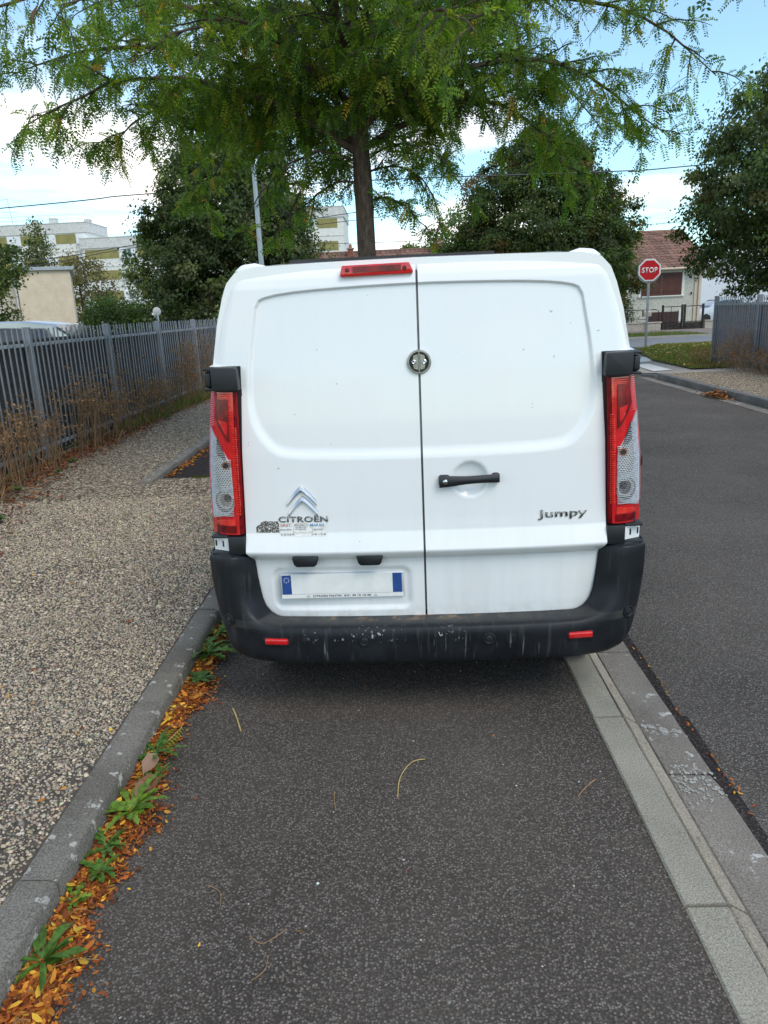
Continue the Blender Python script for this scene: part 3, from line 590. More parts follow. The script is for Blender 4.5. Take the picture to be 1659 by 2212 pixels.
# hinges, tail lights, lamp foot covers
LZ = [(1.452, .752, .874), (1.30, .757, .893), (1.13, .763, .911), (.98, .768, .919), (.842, .775, .924)]
def lamp_pt(s, u, v, off=0.0):
    """u 0..1 from the inner to the outer edge, v 0..1 from top to bottom"""
    z = 1.452+(.842-1.452)*v; zi = [a for a, b, c in LZ][::-1]; xi = np.interp(z, zi, [b for a, b, c in LZ][::-1]); xo = np.interp(z, zi, [c for a, b, c in LZ][::-1])
    x = xi+(xo-xi)*u; y = .012+.02*v*(1-v)*-2+.085*u**2.6+.01*sm(.06, 0, u)
    return (s*x, float(y)-off, z+.004*(1-u)*(v > .5))
def lamp_patch(s, poly, off, name, mat, parent, thick=.006, n=40, m=24):
    """a lens piece: the polygon (u,v) cut from the lamp's curved face, raised by off"""
    ps = [poly]; bmx = bmesh.new(); vs = [bmx.verts.new((u, v, 0)) for u, v in poly]; bmx.faces.new(vs)
    for i in range(1, 12): bmesh.ops.bisect_plane(bmx, geom=bmx.verts[:]+bmx.edges[:]+bmx.faces[:], plane_co=(i/12, 0, 0), plane_no=(1, 0, 0))
    for i in range(1, 24): bmesh.ops.bisect_plane(bmx, geom=bmx.verts[:]+bmx.edges[:]+bmx.faces[:], plane_co=(0, i/24, 0), plane_no=(0, 1, 0))
    r = bmesh.ops.extrude_face_region(bmx, geom=bmx.faces[:]); ex = {g for g in r['geom'] if isinstance(g, bmesh.types.BMVert)}
    for v in bmx.verts: v.co = Vector(lamp_pt(s, v.co.x, v.co.y, off if v in ex else off-thick))
    bmesh.ops.recalc_face_normals(bmx, faces=bmx.faces); me = bpy.data.meshes.new(name); bmx.to_mesh(me); bmx.free(); return link(name, me, mat, parent)
def ribs(s, rows, off, name, mat, parent):
    mb = MB()
    for v, u0, u1 in rows:
        pts = [lamp_pt(s, u0+(u1-u0)*i/6, v, off) for i in range(7)]; hz = .0021
        vs = [];
        for p in pts: vs += [(p[0], p[1]+.002, p[2]+hz), (p[0], p[1]-.0022, p[2]), (p[0], p[1]+.002, p[2]-hz)]
        mb.add(vs, [(i*3+j, i*3+j+1, i*3+j+4, i*3+j+3) for i in range(6) for j in (0, 1)])
    return mb.build(name, mat, parent)
def circle(cu, cv, ru, rv, n=22): return [(cu+ru*math.cos(2*math.pi*i/n), cv+rv*math.sin(2*math.pi*i/n)) for i in range(n)]
for s in (-1, 1):
    MB().prism([(s*.735, .752), (s*.885, .752), (s*.893, .85), (s*.880, 1.13), (s*.845, 1.46), (s*.835, 1.552), (s*.733, 1.552)], .052, .11, 'y').build('pillar_trim', 'black_plastic', VAN)
    T = MB().add([], []); T = lamp_patch(s, [(0, 0), (1, 0), (1, 1), (0, 1)], 0, 'tail_light', 'lens_red', VAN, .03)
    T['label'] = 'tall red and clear tail light with damaged lens edge' if s > 0 else 'tall red and clear tail light on the kerb side'
    clear = [(.94, .225), (.30, .455), (.22, .52), (.20, .78), (.26, .82), (.40, .852), (.94, .885)]
    lamp_patch(s, clear, .0035, 'clear_lens', 'lens_clear', T)
    rows = [(.232+.0125*i, max(.24, .94-(.94-.30)*(.232+.0125*i-.225)/.23+.03) if .232+.0125*i < .455 else .22, .93) for i in range(51)]
    ribs(s, [(v, u0, .93) for v, u0, u1 in rows if v < .86 and u0 < .90], .0065, 'clear_rib', 'lens_clear', T)
    ribs(s, [(.012+.0125*i, .02, .98) for i in range(18)]+[(.24+.0125*i, .02, .16) for i in range(50)]+[(.24+.0125*i, .95, 1.0) for i in range(50)], .002, 'red_rib', 'lens_red_bright', T)
    lamp_patch(s, [(.26, .045), (.72, .045), (.76, .17), (.36, .32), (.24, .335)], .0045, 'brake_window', 'lens_red_dark', T)
    lamp_patch(s, [(.30, .20), (.62, .18), (.40, .27), (.30, .29)], .0060, 'brake_facets', 'lens_red', T)
    lamp_patch(s, [(.68, .295), (.36, .445), (.27, .52), (.25, .63), (.42, .655), (.62, .645), (.75, .59), (.72, .42)], .0050, 'indicator_bowl', 'reflector_silver', T)
    lamp_patch(s, [(.67, .295), (.37, .44), (.42, .455), (.68, .42)], .0064, 'indicator_hood', 'reflector_dark', T)
    lamp_patch(s, circle(.38, .495, .14, .030), .0072, 'bulb_ring', 'amber_bulb', T); lamp_patch(s, circle(.38, .495, .09, .020), .0086, 'bulb', 'print_black', T)
    lamp_patch(s, circle(.50, .755, .30, .078), .0050, 'reverse_bowl', 'reflector_dark', T)
    for q, (ru, rv) in enumerate(((.26, .064), (.19, .048))): lamp_patch(s, circle(.47-.03*q, .745-.004*q, ru, rv), .0062+.0012*q, 'reverse_ring', 'reflector_silver' if q == 0 else 'chrome', T)
    lamp_patch(s, circle(.38, .725, .11, .028), .0092, 'bulb', 'reflector_dark', T)
    lamp_patch(s, [(.20, .885), (.80, .90), (.84, .925), (.20, .93)], .0035, 'fog_facets', 'lens_red_bright', T); lamp_patch(s, [(.18, .935), (.82, .935), (.82, .985), (.18, .985)], .0035, 'fog_window', 'lens_red_dark', T)
    lamp_patch(s, [(0, 0), (.075, 0), (.075, 1), (0, 1)], .0025, 'lens_edge', 'lens_red_dark', T)
    # hinge above the lamp
    H = MB(); H.prism([(s*.734, 1.460), (s*.738, 1.545), (s*.744, 1.550), (s*.842, 1.553), (s*.842, 1.460)], -.004, .07, 'y'); h = H.build('hinge', 'black_plastic', VAN, .007, 3)
    MB().box(min(s*.846, s*.876), max(s*.846, s*.876), .018, .085, 1.473, 1.536).build('hinge_knuckle', 'black_plastic', h, .010, 3)
    for zq in (1.460, 1.541): MB().box(min(s*.83, s*.878), max(s*.83, s*.878), .010, .08, zq, zq+.011).build('hinge_tab', 'black_plastic', h, .004, 2)
    # cover below the lamp with the painted bracket showing
    c_ = MB(); c_.box(min(s*.768, s*.842), max(s*.768, s*.842), .004, .09, .757, .838); c_.box(min(s*.842, s*.918), max(s*.842, s*.918), .02, .09, .829, .842); c_.box(min(s*.842, s*.92), max(s*.842, s*.92), .02, .09, .755, .768)
    cv = c_.build('lamp_cover', 'black_plastic', VAN, .005, 2)
    MB().add([(s*.842, .022, .770), (s*.916, .060, .770), (s*.916, .060, .828), (s*.842, .022, .828)], [(0, 1, 2, 3)]).build('bracket', 'van_paint', cv)
    for xq in (.868, .904): MB().box(min(s*xq, s*(xq+.006)), max(s*xq, s*(xq+.006)), .022+.51*(xq-.842)-.002, .04+.51*(xq-.842), .788, .814).build('bracket_slot', 'print_black', cv)
MB().box(.925, .948, .16, .22, 1.055, 1.105).build('side_rail_end', 'black_plastic', VAN, .008, 2)
# high brake light on the left door
bl = MB().prism([(-.292, 1.923), (-.028, 1.926), (-.012, 1.892), (-.016, 1.884), (-.296, 1.881), (-.302, 1.886)], .0, .05, 'y').build('high_brake_light', 'lens_red', DL, .006, 3); bl.location.y = .047
MB().prism([(-.25, 1.917), (-.06, 1.919), (-.06, 1.897), (-.25, 1.895)], 0, .004, 'y').build('lamp_window', 'lens_red_dark', bl).location.y = -.0025
for xq in (-.272, -.046): MB().lathe([(.008, .01), (.008, -.004), (.005, -.005)], (xq, 0, 1.906)).build('screw', 'lens_red_dark', bl)
# round security lock over the seam
lk = empty('security_lock'); lk.parent = VAN; yl = on_door(0, 1.542)
MB().lathe([(.0485, .012), (.0485, -.010), (.045, -.0135), (.041, -.0135), (.040, -.004)], (0, yl, 1.542), n=36).build('lock_ring', 'steel_lock', lk, smooth=True)
for s in (-1, 1):
    pl = [(s*(.0025+.0), 1.542-.0395)]+[(s*max(.0025, .0395*math.cos(a)), 1.542+.0395*math.sin(a)) for a in np.linspace(-math.pi/2, math.pi/2, 15)]+[(s*.0025, 1.542+.0395)]
    MB().prism(pl, yl-.0075, yl+.004, 'y').build('lock_plate', 'dark_steel', lk)
    MB().prism([(s*.004, 1.542-.031), (s*.022, 1.542-.026), (s*.026, 1.542), (s*.022, 1.542+.026), (s*.004, 1.542+.031)], yl-.0092, yl, 'y').build('lock_half', 'steel_lock', lk)
    MB().lathe([(.009, .004), (.009, -.004), (.006, -.006), (.003, -.004)], (s*.0215, yl-.009, 1.542), n=14).build('lock_bolt', 'chrome', lk, smooth=True)
    for dz in (-.0215, .0215): MB().lathe([(.0045, .004), (.0045, -.002)], (s*.0165, yl-.009, 1.542+dz), n=10).build('lock_screw', 'chrome', lk)
# pull handle
hy = on_door(.30, 1.12)-.002
hp = []; 
for i in range(25):
    u = i/24; x = .068+.247*u; zc = 1.060+.010*(u-.5); hh = .0245-.008*sm(.05, .55, u)*(1-.35*sm(.75, 1, u)); dpt = .030+.010*math.sin(math.pi*u); hp.append((x, zc, hh, dpt))
hv = []; hf = []
for x, zc, hh, dp in hp:
    for k in range(10):
        a = 2*math.pi*k/10; hv.append((x, hy-.022-dp*.35*math.cos(a), zc+hh*math.sin(a)))
nh = len(hp); hf = [(i*10+k, i*10+(k+1) % 10, (i+1)*10+(k+1) % 10, (i+1)*10+k) for i in range(nh-1) for k in range(10)]+[tuple(range(10)), tuple(reversed(range((nh-1)*10, nh*10)))]
hd = MB().add(hv, hf).build('pull_handle', 'black_plastic', DR, smooth=True)
MB().box(.066, .112, hy-.022, hy+.02, 1.036, 1.082).build('handle_base', 'black_plastic', hd, .010, 3); MB().box(.285, .317, hy-.022, hy+.02, 1.043, 1.084).build('handle_base', 'black_plastic', hd, .010, 3)
MB().lathe([(.010, .01), (.010, -.003), (.008, -.0045)], (.092, hy-.031, 1.057), n=16).build('key_barrel', 'chrome', hd, smooth=True)
# number plate lamps, plate and its frame
for x0, x1 in ((-.565, -.458), (-.289, -.181)):
    o = MB().prism([(x0, .748), (x1, .748), (x1+.003, .74), (x1-.004, .712), (x1-.014, .702), (x0+.014, .702), (x0+.004, .712), (x0-.003, .74)], 0, .05, 'y').build('plate_lamp', 'black_plastic', DL, .005, 2); o.location.y = -.022
    MB().box(x0+.02, x1-.02, .006, .02, .700, .7035).build('lamp_glass', 'lens_clear', o)
py = on_door(-.366, .58)
tlt = .0
P = empty('number_plate'); P.parent = DL; P.location = (-.365, py-.004, .5975); P.rotation_euler = (0, R_(.1), 0)
MB().box(-.273, .273, -.010, .006, -.058, .058).build('plate_frame', 'plate_frame', P, .006, 3)
MB().box(-.262, .262, -.0118, .0, -.036, .053).build('plate', 'plate_white', P)
MB().box(-.262, -.222, -.0130, .0, -.0355, .0525).build('country_band', 'plate_blue', P); MB().box(.222, .262, -.0130, .0, -.0355, .0525).build('region_band', 'plate_blue', P)
MB().box(-.268, .268, -.0116, .0, -.0555, -.0385).build('dealer_strip', 'plate_white', P)
put_text('CITROEN PANTIN', -.130, -.0112, -.0515, .125, .0095, 'print_black', P, offset=.012)
put_text('01 49 15 10 00', .020, -.0112, -.0515, .105, .0095, 'print_black', P, offset=.012)
MB().lathe([(.005, 0), (.005, -.0012)], (.012, -.0112, -.047), n=10).build('phone_mark', 'print_grey', P)
for xq in (-.150, .145):
    for dz in (0, -.0045): MB().add([(xq-.006, -.0125, -.0475+dz), (xq, -.0125, -.0425+dz), (xq+.006, -.0125, -.0475+dz), (xq+.006, -.0125, -.0495+dz), (xq, -.0125, -.0445+dz), (xq-.006, -.0125, -.0495+dz)], [(0, 1, 4, 5), (1, 2, 3, 4)]).build('chevron_mark', 'print_grey', P)
for k in range(8):
    a = 2*math.pi*k/8; MB().lathe([(.0022, 0), (.0022, -.0006)], (-.242+.011*math.cos(a), -.0131, .030+.011*math.sin(a)), n=5).build('star', 'plate_white', P)
# chevron emblem, lettering, model name
def chevron(zt, dx_):
    m_ = MB(); cxn = -.511+dx_; n = 14; vs = []
    for i in range(2*n+1):
        u = (i-n)/n; x = cxn+.0625*u; au = abs(u); top = zt-.066*(au**1.25)-.0*au; th = .024+.005*(1-au); hgt = .011+.004*(1-au); ed = top-th
        vs += [(x, 0, top), (x, -hgt*.6, top-.12*th), (x, -hgt, top-.62*th), (x, -hgt*.55, ed+.06*th), (x, 0, ed)]
    fs = [(i*5+j, i*5+j+1, (i+1)*5+j+1, (i+1)*5+j) for i in range(2*n) for j in range(4)]
    fs += [(0, 1, 2, 3, 4), tuple(reversed(range(2*n*5, 2*n*5+5)))]
    o = m_.add(vs, fs).build('chevron_emblem', 'chrome', DL, smooth=True); return drape(o)
chevron(1.054, 0); chevron(1.010, .003)
o = put_text('CITROËN', -.617, 0, .896, .212, .030, 'badge_metal', DL, 'maker_lettering', .004, offset=.010); drape(o)
o = put_text('Jumpy', .478, 0, .874, .205, .042, 'badge_metal', DR, 'model_lettering', .004, offset=.012); drape(o)
# stickers
def card(x0, x1, z0, z1, name, mat, parent, n=48, off=.0012):
    xs = np.linspace(x0, x1, n); zs = np.linspace(z0, z1, n); Xg, Zg_ = np.meshgrid(xs, zs); Yg = door_y(Xg, Zg_)-off
    return npmesh(name, np.stack([Xg, Yg, Zg_], 2).reshape(-1, 3), grid_faces(n, n), mat, parent, smooth=True)
SK = card(-.617, -.414, .834, .893, 'sticker', 'sticker_white', DL)
def stext(b, x, z, w, h, m): return drape(put_text(b, x, 0, z, w, h, m, SK, extrude=.0003, offset=.006), .0020)
stext('GRIET', -.611, .876, .044, .0125, 'print_red'); stext('MARAIS', -.482, .876, .060, .0125, 'print_blue')
stext('REGION CENTRE', -.614, .860, .050, .006, 'print_grey'); stext('REGION IDF', -.468, .860, .038, .006, 'print_grey')
stext('02 38 73 20 19', -.612, .838, .058, .008, 'print_black'); stext('01 40 11 75 48', -.478, .838, .060, .008, 'print_black')
stext('AMENAGEMENT ET', -.552, .880, .058, .006, 'print_grey'); stext('SECURISATION', -.547, .871, .046, .006, 'print_grey'); stext('DE VEHICULES', -.547, .862, .044, .006, 'print_grey')
ol = [(-.556, .851), (-.556, .868), (-.548, .886), (-.535, .891), (-.500, .890), (-.486, .880), (-.474, .868), (-.473, .852), (-.490, .850), (-.498, .845), (-.508, .850), (-.532, .850), (-.540, .845), (-.548, .850)]
sm_ = MB(); n = len(ol)
for i in range(n):
    a, b = Vector((ol[i][0], 0, ol[i][1])), Vector((ol[(i+1) % n][0], 0, ol[(i+1) % n][1])); d = (b-a).normalized(); nn = Vector((-d.z, 0, d.x))*.0009; sm_.add([a-nn, b-nn, b+nn, a+nn], [(0, 1, 2, 3)])
drape(sm_.build('car_outline', 'print_tan', SK), .0016)
# torn dark remains of an older sticker
sr = random.Random(4); rs = MB()
for i in range(26):
    for j in range(13):
        u, v = i/25, j/12; inside = v < .55+.45*math.sin(min(1, u*1.6)*math.pi*.62)*(1 if u > .12 else .35)
        if inside and sr.random() < .80-.35*max(0, u-.75)*4*.5:
            x = -.716+.096*u; z = .853+.048*v; a = .0024
            rs.add([(x-a, 0, z-a*.9), (x+a, 0, z-a), (x+a, 0, z+a), (x-a*.9, 0, z+a)], [(0, 1, 2, 3)])
drape(rs.build('sticker_residue', 'sticker_residue', DL), .0012)

# ================================================================== fences
def fence(name, root_loc, rz, n_pan, pan, pick, label, paint, rail_z=(.12, 1.39), tip=1.58, base=.0, screen=None, screen_top=1.46, spread=.132, w=.031, posts_h=1.60):
    F_ = empty(name, root_loc, rz, label=label, cat='fence')
    pm = MB().box(-.045, .045, -.035, .035, -.1, posts_h).mesh('post', .006, 1); km = MB().box(-.006, .006, -w/2, w/2, .06, tip).mesh('picket', .003, 1)
    rm_ = MB().box(-.018, .018, .036, pan-.036, -.02, .02).mesh('rail', .004, 1)
    for i in range(n_pan+1): o = link('post', pm, paint, F_); o.location = (0, i*pan, 0)
    for i in range(n_pan):
        for z in rail_z: o = link('rail', rm_, paint+'_pale' if paint+'_pale' in MATS else paint, F_); o.location = (.0, i*pan, z)
        k = int((pan-.1)/spread); 
        for j in range(1, k+1): o = link('picket', km, paint, F_); o.location = (.026, i*pan+pan*j/(k+1), random.uniform(-.006, .006)); o.rotation_euler = (random.uniform(-.004, .004), random.uniform(-.006, .006), 0)
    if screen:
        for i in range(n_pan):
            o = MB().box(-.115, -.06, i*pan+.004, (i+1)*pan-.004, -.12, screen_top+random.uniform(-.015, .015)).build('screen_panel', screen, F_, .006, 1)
    return F_
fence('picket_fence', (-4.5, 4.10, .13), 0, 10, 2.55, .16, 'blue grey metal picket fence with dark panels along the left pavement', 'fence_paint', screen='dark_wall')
fence('picket_fence', (8.12, 19.62, .13), math.pi-.02, 8, 2.45, .16, 'blue grey metal picket fence with grey brown panels at the right edge', 'fence_paint', screen='grey_panel', screen_top=1.44, spread=.110)

# ================================================================== lamp post, sign, dish, cables
lp = empty('lamp_post', (-2.93, 17.2, .098), label='pale grey street lamp post rising behind the van into the foliage', cat='lamp post')
MB().tube([(0, 0, 0), (0, 0, .8), (0, 0, 2.8), (0, 0, 4.75)], [.080, .070, .056, .045], 14).build('pole', 'lamp_post_grey', lp, smooth=True)
MB().tube([(0, 0, 4.7), (.10, .1, 4.95), (.30, .3, 5.05), (.5, .5, 5.08)], [.035, .03, .028, .026], 10).build('arm', 'lamp_post_grey', lp, smooth=True); MB().box(.40, .85, .42, .70, 5.02, 5.12).build('lamp_head', 'lamp_post_grey', lp, .03, 3)
MB().lathe([(.12, 0), (.12, .02), (.095, .04)], axis='z').build('base_plate', 'lamp_post_grey', lp)

st = empty('stop_sign', (9.02, 27.7, .0), R_(-9), label='red octagonal stop sign on a galvanised pole at the grass corner', cat='sign')
MB().box(-.04, .04, -.04, .04, -.1, 3.0).build('pole', 'galvanised', st, .012, 2)
o8 = lambda r, zc=2.70: [(r*math.cos(math.pi/8+k*math.pi/4), zc+r*math.sin(math.pi/8+k*math.pi/4)) for k in range(8)]
pl = MB().prism(o8(.405), -.070, -.045, 'y').build('sign_plate', 'sign_white', st, .004, 1); MB().prism(o8(.352), -.0735, -.068, 'y').build('sign_face', 'sign_red', pl)
MB().lathe([(.40, -.032), (.40, -.044), (.38, -.044)], (-.01, 0, 2.655), n=28).build('back_plate', 'galvanised', st)
put_text('STOP', -.265, -.0765, 2.605, .53, .19, 'sign_white', pl, 'lettering', .002, offset=.028)
for z in (2.55, 2.86): MB().box(-.06, .06, -.05, .05, z-.02, z+.02).build('clamp', 'galvanised', st)

ds = empty('satellite_dish', (-6.9, 22, .28), R_(35), label='small round pale dish on a pole above the hedge behind the left fence', cat='satellite dish')
prof = [(r, .10*(r/.24)**2-.1) for r in np.linspace(.01, .12, 7)]
MB().lathe(prof+[(.122, -.07), (.118, -.064)]+[(r, .10*(r/.24)**2-.088) for r in np.linspace(.11, .01, 6)], (0, 0, 1.70), n=28).build('dish', 'dish_grey', ds, smooth=True)
MB().tube([(0, -.09, 1.70), (0, -.12, 1.5), (0, -.12, -.2)], .022, 8).build('pole', 'galvanised', ds); MB().tube([(0, -.02, 1.5), (0, .28, 1.62)], .010, 6).build('arm', 'galvanised', ds); MB().box(-.03, .03, .26, .34, 1.60, 1.67).build('receiver', 'trim_white', ds, .008, 2)

def cable(name, pts, r, label):
    P = cr(pts, 10); tag(MB().tube([tuple(p) for p in P], r, 5).build(name, 'cable_black', smooth=True), label, 'cable')
cable('overhead_cable', [(-45, 30, 5.0), (-14.9, 30, 6.09), (-9.53, 30, 6.34), (-.43, 30, 6.44), (8.52, 30, 6.34), (11.58, 30, 6.42), (40, 30, 7.6)], .021, 'thick dark overhead cable spanning the sky across the picture')
cable('overhead_cable', [(-50, 60, 6.2), (-29, 60, 6.55), (-19, 60, 7.45), (0, 60, 9.2)], .030, 'upper thin cable crossing in front of the left apartment block')
cable('overhead_cable', [(-50, 60, 5.6), (-29, 60, 6.15), (-20, 60, 7.15), (0, 60, 8.6)], .026, 'lower thin cable crossing in front of the left apartment block')
cable('overhead_cable', [(-6, 62, 7.0), (2, 62, 6.9), (22, 62, 7.35), (50, 62, 8.6)], .022, 'thin far cable above the house roof right of the van')

# ================================================================== houses
tile_me = None
def tile_mesh(w=.30, l=.40):
    n = 8; vs = []; 
    for i in range(n+1):
        u = i/n; x = w*1.06*u; z = .028*math.sin(u*2*math.pi)+.010
        vs += [(x, 0, z+.040), (x, l*1.12, z)]
    vs += [(w*1.06*i/n, 0, .028*math.sin(i/n*2*math.pi)-.012) for i in range(n+1)]
    fs = [(2*i, 2*i+2, 2*i+3, 2*i+1) for i in range(n)]+[(2*(n+1)+i, 2*(n+1)+i+1, 2*i+2, 2*i) for i in range(n)]
    return MB().add(vs, fs).mesh('roof_tile', smooth=True)
TM = tile_mesh()
def tiled_slope(roof, x0, x1, y0, z0, y1, z1, vis, rowlim=None):
    """tiles laid on a slope rising from the eave (y0,z0) to the ridge (y1,z1); those with vis(x,row) are single parts, the rest one stuff mesh"""
    L = math.hypot(y1-y0, z1-z0); a = math.atan2(z1-z0, y1-y0); nr = int(L/.36); nc = int((x1-x0)/.30); rest = []
    base = np.array([v.co[:] for v in TM.vertices]); fs = [tuple(p.vertices) for p in TM.polygons]; rv, rf = [], []
    ca, sa = math.cos(a), math.sin(a); left = 300
    for r in range(nr):
        for c in range(nc):
            x = x0+c*(x1-x0)/nc; s = r*L/nr-.05; jx, jz = random.uniform(-.006, .006), random.uniform(-.004, .006)
            if vis(x, r, nr) and left > 0:
                left -= 1; o = link('roof_tile', TM, 'roof_tile', roof); o.location = (x+jx, y0+s*ca, z0+s*sa+jz); o.rotation_euler = (a+random.uniform(-.012, .012), random.uniform(-.01, .01), 0)
            else:
                p = base.copy(); q = p.copy(); q[:, 1] = p[:, 1]*ca-p[:, 2]*sa; q[:, 2] = p[:, 1]*sa+p[:, 2]*ca; b = len(rv); rv += [tuple(v) for v in q+np.array([x+jx, y0+s*ca, z0+s*sa+jz])]; rf += [tuple(i+b for i in f) for f in fs]
    if rf: o = MB().add(rv, rf).build('tile_field', 'roof_tile', roof); o['kind'] = 'stuff'
def gable_house(name, x0, x1, yf, yb, zb, ze, zr, label, wallmat='house_render', vis=lambda x, r, n: False, ov=.35):
    h = empty(name, ((x0+x1)/2, yf, zb), label=label, cat='house'); h.location = (0, 0, 0)
    ym = (yf+yb)/2; m = MB()
    m.box(x0, x1, yf, yf+.3, zb, ze); m.box(x0, x1, yb-.3, yb, zb, ze)
    for xa, xb in ((x0, x0+.3), (x1-.3, x1)): m.prism([(yf+.3, zb), (yb-.3, zb), (yb-.3, ze), (ym, zr-.12), (yf+.3, ze)], xa, xb, 'x')
    m.build('wall', wallmat, h)
    sl = (zr-ze)/(ym-yf); rf = MB(); ye = yf-ov; ze_ = ze-ov*sl+.04
    rf.prism([(ye, ze_), (ym, zr), (yb+ov, ze_), (yb+ov, ze_+.08), (ym, zr+.08), (ye, ze_+.08)], x0-.25, x1+.25, 'x')
    roof = rf.build('roof', 'roof_under', h)
    tiled_slope(roof, x0-.25, x1+.25, ye-.04, ze_+.10, ym, zr+.10, vis)
    rg = MB().tube([(x0-.25, ym, zr+.10), (x1+.25, ym, zr+.10)], .10, 8).build('ridge', 'roof_tile', roof)
    MB().tube([(x0-.25, ye-.10, ze_+.03), (x1+.25, ye-.10, ze_+.03)], .075, 8).build('gutter', 'gutter_beige', h)
    return h, roof
# house on the right behind the stop sign
H1, R1 = gable_house('house', 9.4, 18.45, 47.0, 55.2, 0, 3.50, 5.75, 'low beige house with red brown tiled roof and closed brown shutters', vis=lambda x, r, n: x > 12.9)
def shutter_window(h, x0, x1, z0, z1, y):
    w = MB().box(x0-.16, x1+.16, y-.035, y+.01, z0-.13, z1+.14).build('window', 'trim_white', h, .008, 1)
    MB().box(x0-.18, x1+.18, y-.10, y-.035, z0-.07, z0-.005).build('sill', 'trim_white', w, .01, 1)
    xm = (x0+x1)/2
    for a, b in ((x0, xm-.012), (xm+.012, x1)):
        n = max(4, int((b-a)/.15))
        for i in range(n): MB().box(a+(b-a)*i/n+.003, a+(b-a)*(i+1)/n-.003, y-.072, y-.036, z0, z1).build('shutter_board', 'shutter_brown', w)
        for zq in (z0+.18, z1-.20): MB().box(a+.02, b-.02, y-.084, y-.072, zq, zq+.045).build('hinge_strap', 'door_brown', w)
shutter_window(H1, 14.87, 17.28, 1.86, 3.18, 47.0); shutter_window(H1, 11.6, 13.95, 1.86, 3.14, 47.0)
dr = MB().box(15.3, 17.17, 46.96, 47.02, -.02, .90).build('garage_door', 'door_brown', H1)
for i in range(8): MB().box(15.32+.23*i, 15.32+.23*i+.222, 46.945, 46.96, .0, .88).build('board', 'door_brown', dr)
MB().box(17.2, 17.30, 46.93, 47.0, -.05, 1.0).build('door_jamb', 'trim_white', H1)
MB().tube([(18.3, 46.92, 3.35), (18.3, 46.92, 0)], .05, 8).build('downpipe', 'gutter_beige', H1); MB().box(18.05, 18.449, 46.95, 46.999, 0, 3.3).build('corner_band', 'gutter_beige', H1)
MB().box(17.86, 17.92, 46.94, 47.0, 1.86, 2.0).build('wall_lamp', 'rust_iron', H1)
# middle house showing its ridge and two brick chimneys
H2, R2 = gable_house('house', -6.5, 5.6, 44.0, 52.4, 0, 3.1, 5.12, 'long house with tiled ridge and brick chimneys above the van roof', vis=lambda x, r, n: r >= n-6 and -4.6 < x < 5.0)
def chimney(roof, x, y, z, w, d, h, pots):
    c = MB().box(x-w/2+.012, x+w/2-.012, y-d/2+.012, y+d/2-.012, z-1.0, z+h).build('chimney', 'mortar', roof); rows = int((h+.5)/.075)
    bmh = MB().box(0, .205, 0, .02, 0, .062).mesh('brick', .004, 1)
    for r in range(rows):
        n = int(w/.215)
        for i in range(n+1):
            xx = x-w/2+i*.215-(.1 if r % 2 else 0); a, b = max(xx, x-w/2), min(xx+.205, x+w/2)
            if b-a > .04: o = link('brick', bmh, 'brick', c); o.location = (a, y-d/2-.006, z-.5+r*.075); o.scale = ((b-a)/.205, 1, 1)
    MB().box(x-w/2-.05, x+w/2+.05, y-d/2-.05, y+d/2+.05, z+h, z+h+.08).build('cap', 'mortar', c, .01, 1)
    for k in range(pots): px = x-w/2+w*(k+.5)/pots; MB().tube([(px, y, z+h+.08), (px, y, z+h+.30)], [.10, .085], 10).build('chimney_pot', 'brick', c)
    MB().box(x-w/2-.04, x+w/2+.04, y-d/2-.03, y-d/2-.008, z-.42, z-.30).build('flashing', 'zinc', c)
chimney(R2, 2.62, 47.6, 5.05, .62, .5, .40, 2); chimney(R2, -2.62, 47.7, 5.05, .34, .45, .33, 1)
# front garden wall, gates, letter box
gw = empty('garden_wall', (13.0, 42.4, 0), label='low pale rendered garden wall in front of the shuttered house', cat='wall'); gw.location = (0, 0, 0)
MB().box(9.0, 14.55, 42.3, 42.55, -.02, .40).build('wall', 'low_wall_render', gw, .01, 1); MB().box(8.97, 14.6, 42.26, 42.59, .40, .47).build('coping', 'low_wall_render', gw, .015, 1)
g2 = empty('garden_wall', (0, 0, 0), label='short low wall at the right end of the rusty gate', cat='wall'); MB().box(16.95, 24, 42.3, 42.55, -.02, .40).build('wall', 'low_wall_render', g2, .01, 1); MB().box(16.95, 24, 42.26, 42.59, .40, .46).build('coping', 'low_wall_render', g2, .012, 1)
def gate(name, x0, x1, label):
    g = empty(name, (0, 0, 0), label=label, cat='gate')
    for xq in (x0, x1): MB().box(xq-.05, xq+.05, 42.36, 42.46, -.02, 1.34).build('gate_post', 'rust_iron', g, .008, 1)
    for zq in (1.24, .42, .20): MB().tube([(x0, 42.4, zq), (x1, 42.4, zq)], .022, 6).build('bar', 'rust_iron', g)
    MB().box(x0+.05, x1-.05, 42.39, 42.41, .02, .38).build('kick_plate', 'rust_iron', g)
    n = 7
    for i in range(1, n): xq = x0+(x1-x0)*i/n; MB().tube([(xq, 42.4, .2), (xq, 42.4, .42 if i != n//2 else 1.24)], .012, 5).build('upright', 'rust_iron', g)
gate('iron_gate', 14.66, 15.72, 'left leaf of the rusty iron gate before the brown garage door'); gate('iron_gate', 15.86, 16.85, 'right leaf of the rusty iron gate with a thick end post')
rl = empty('wall_railing', (0, 0, 0), label='rusty tube railing on top of the low garden wall', cat='railing'); MB().tube([(9.2, 42.42, 1.13), (14.25, 42.42, 1.13), (14.42, 42.42, 1.05), (14.45, 42.42, .46)], .022, 6).build('top_bar', 'rust_iron', rl); MB().tube([(9.2, 42.42, .62), (14.45, 42.42, .62)], .016, 6).build('lower_bar', 'rust_iron', rl)
for xq in (9.2, 11, 12.7): MB().tube([(xq, 42.42, .46), (xq, 42.42, 1.13)], .016, 6).build('upright', 'rust_iron', rl)
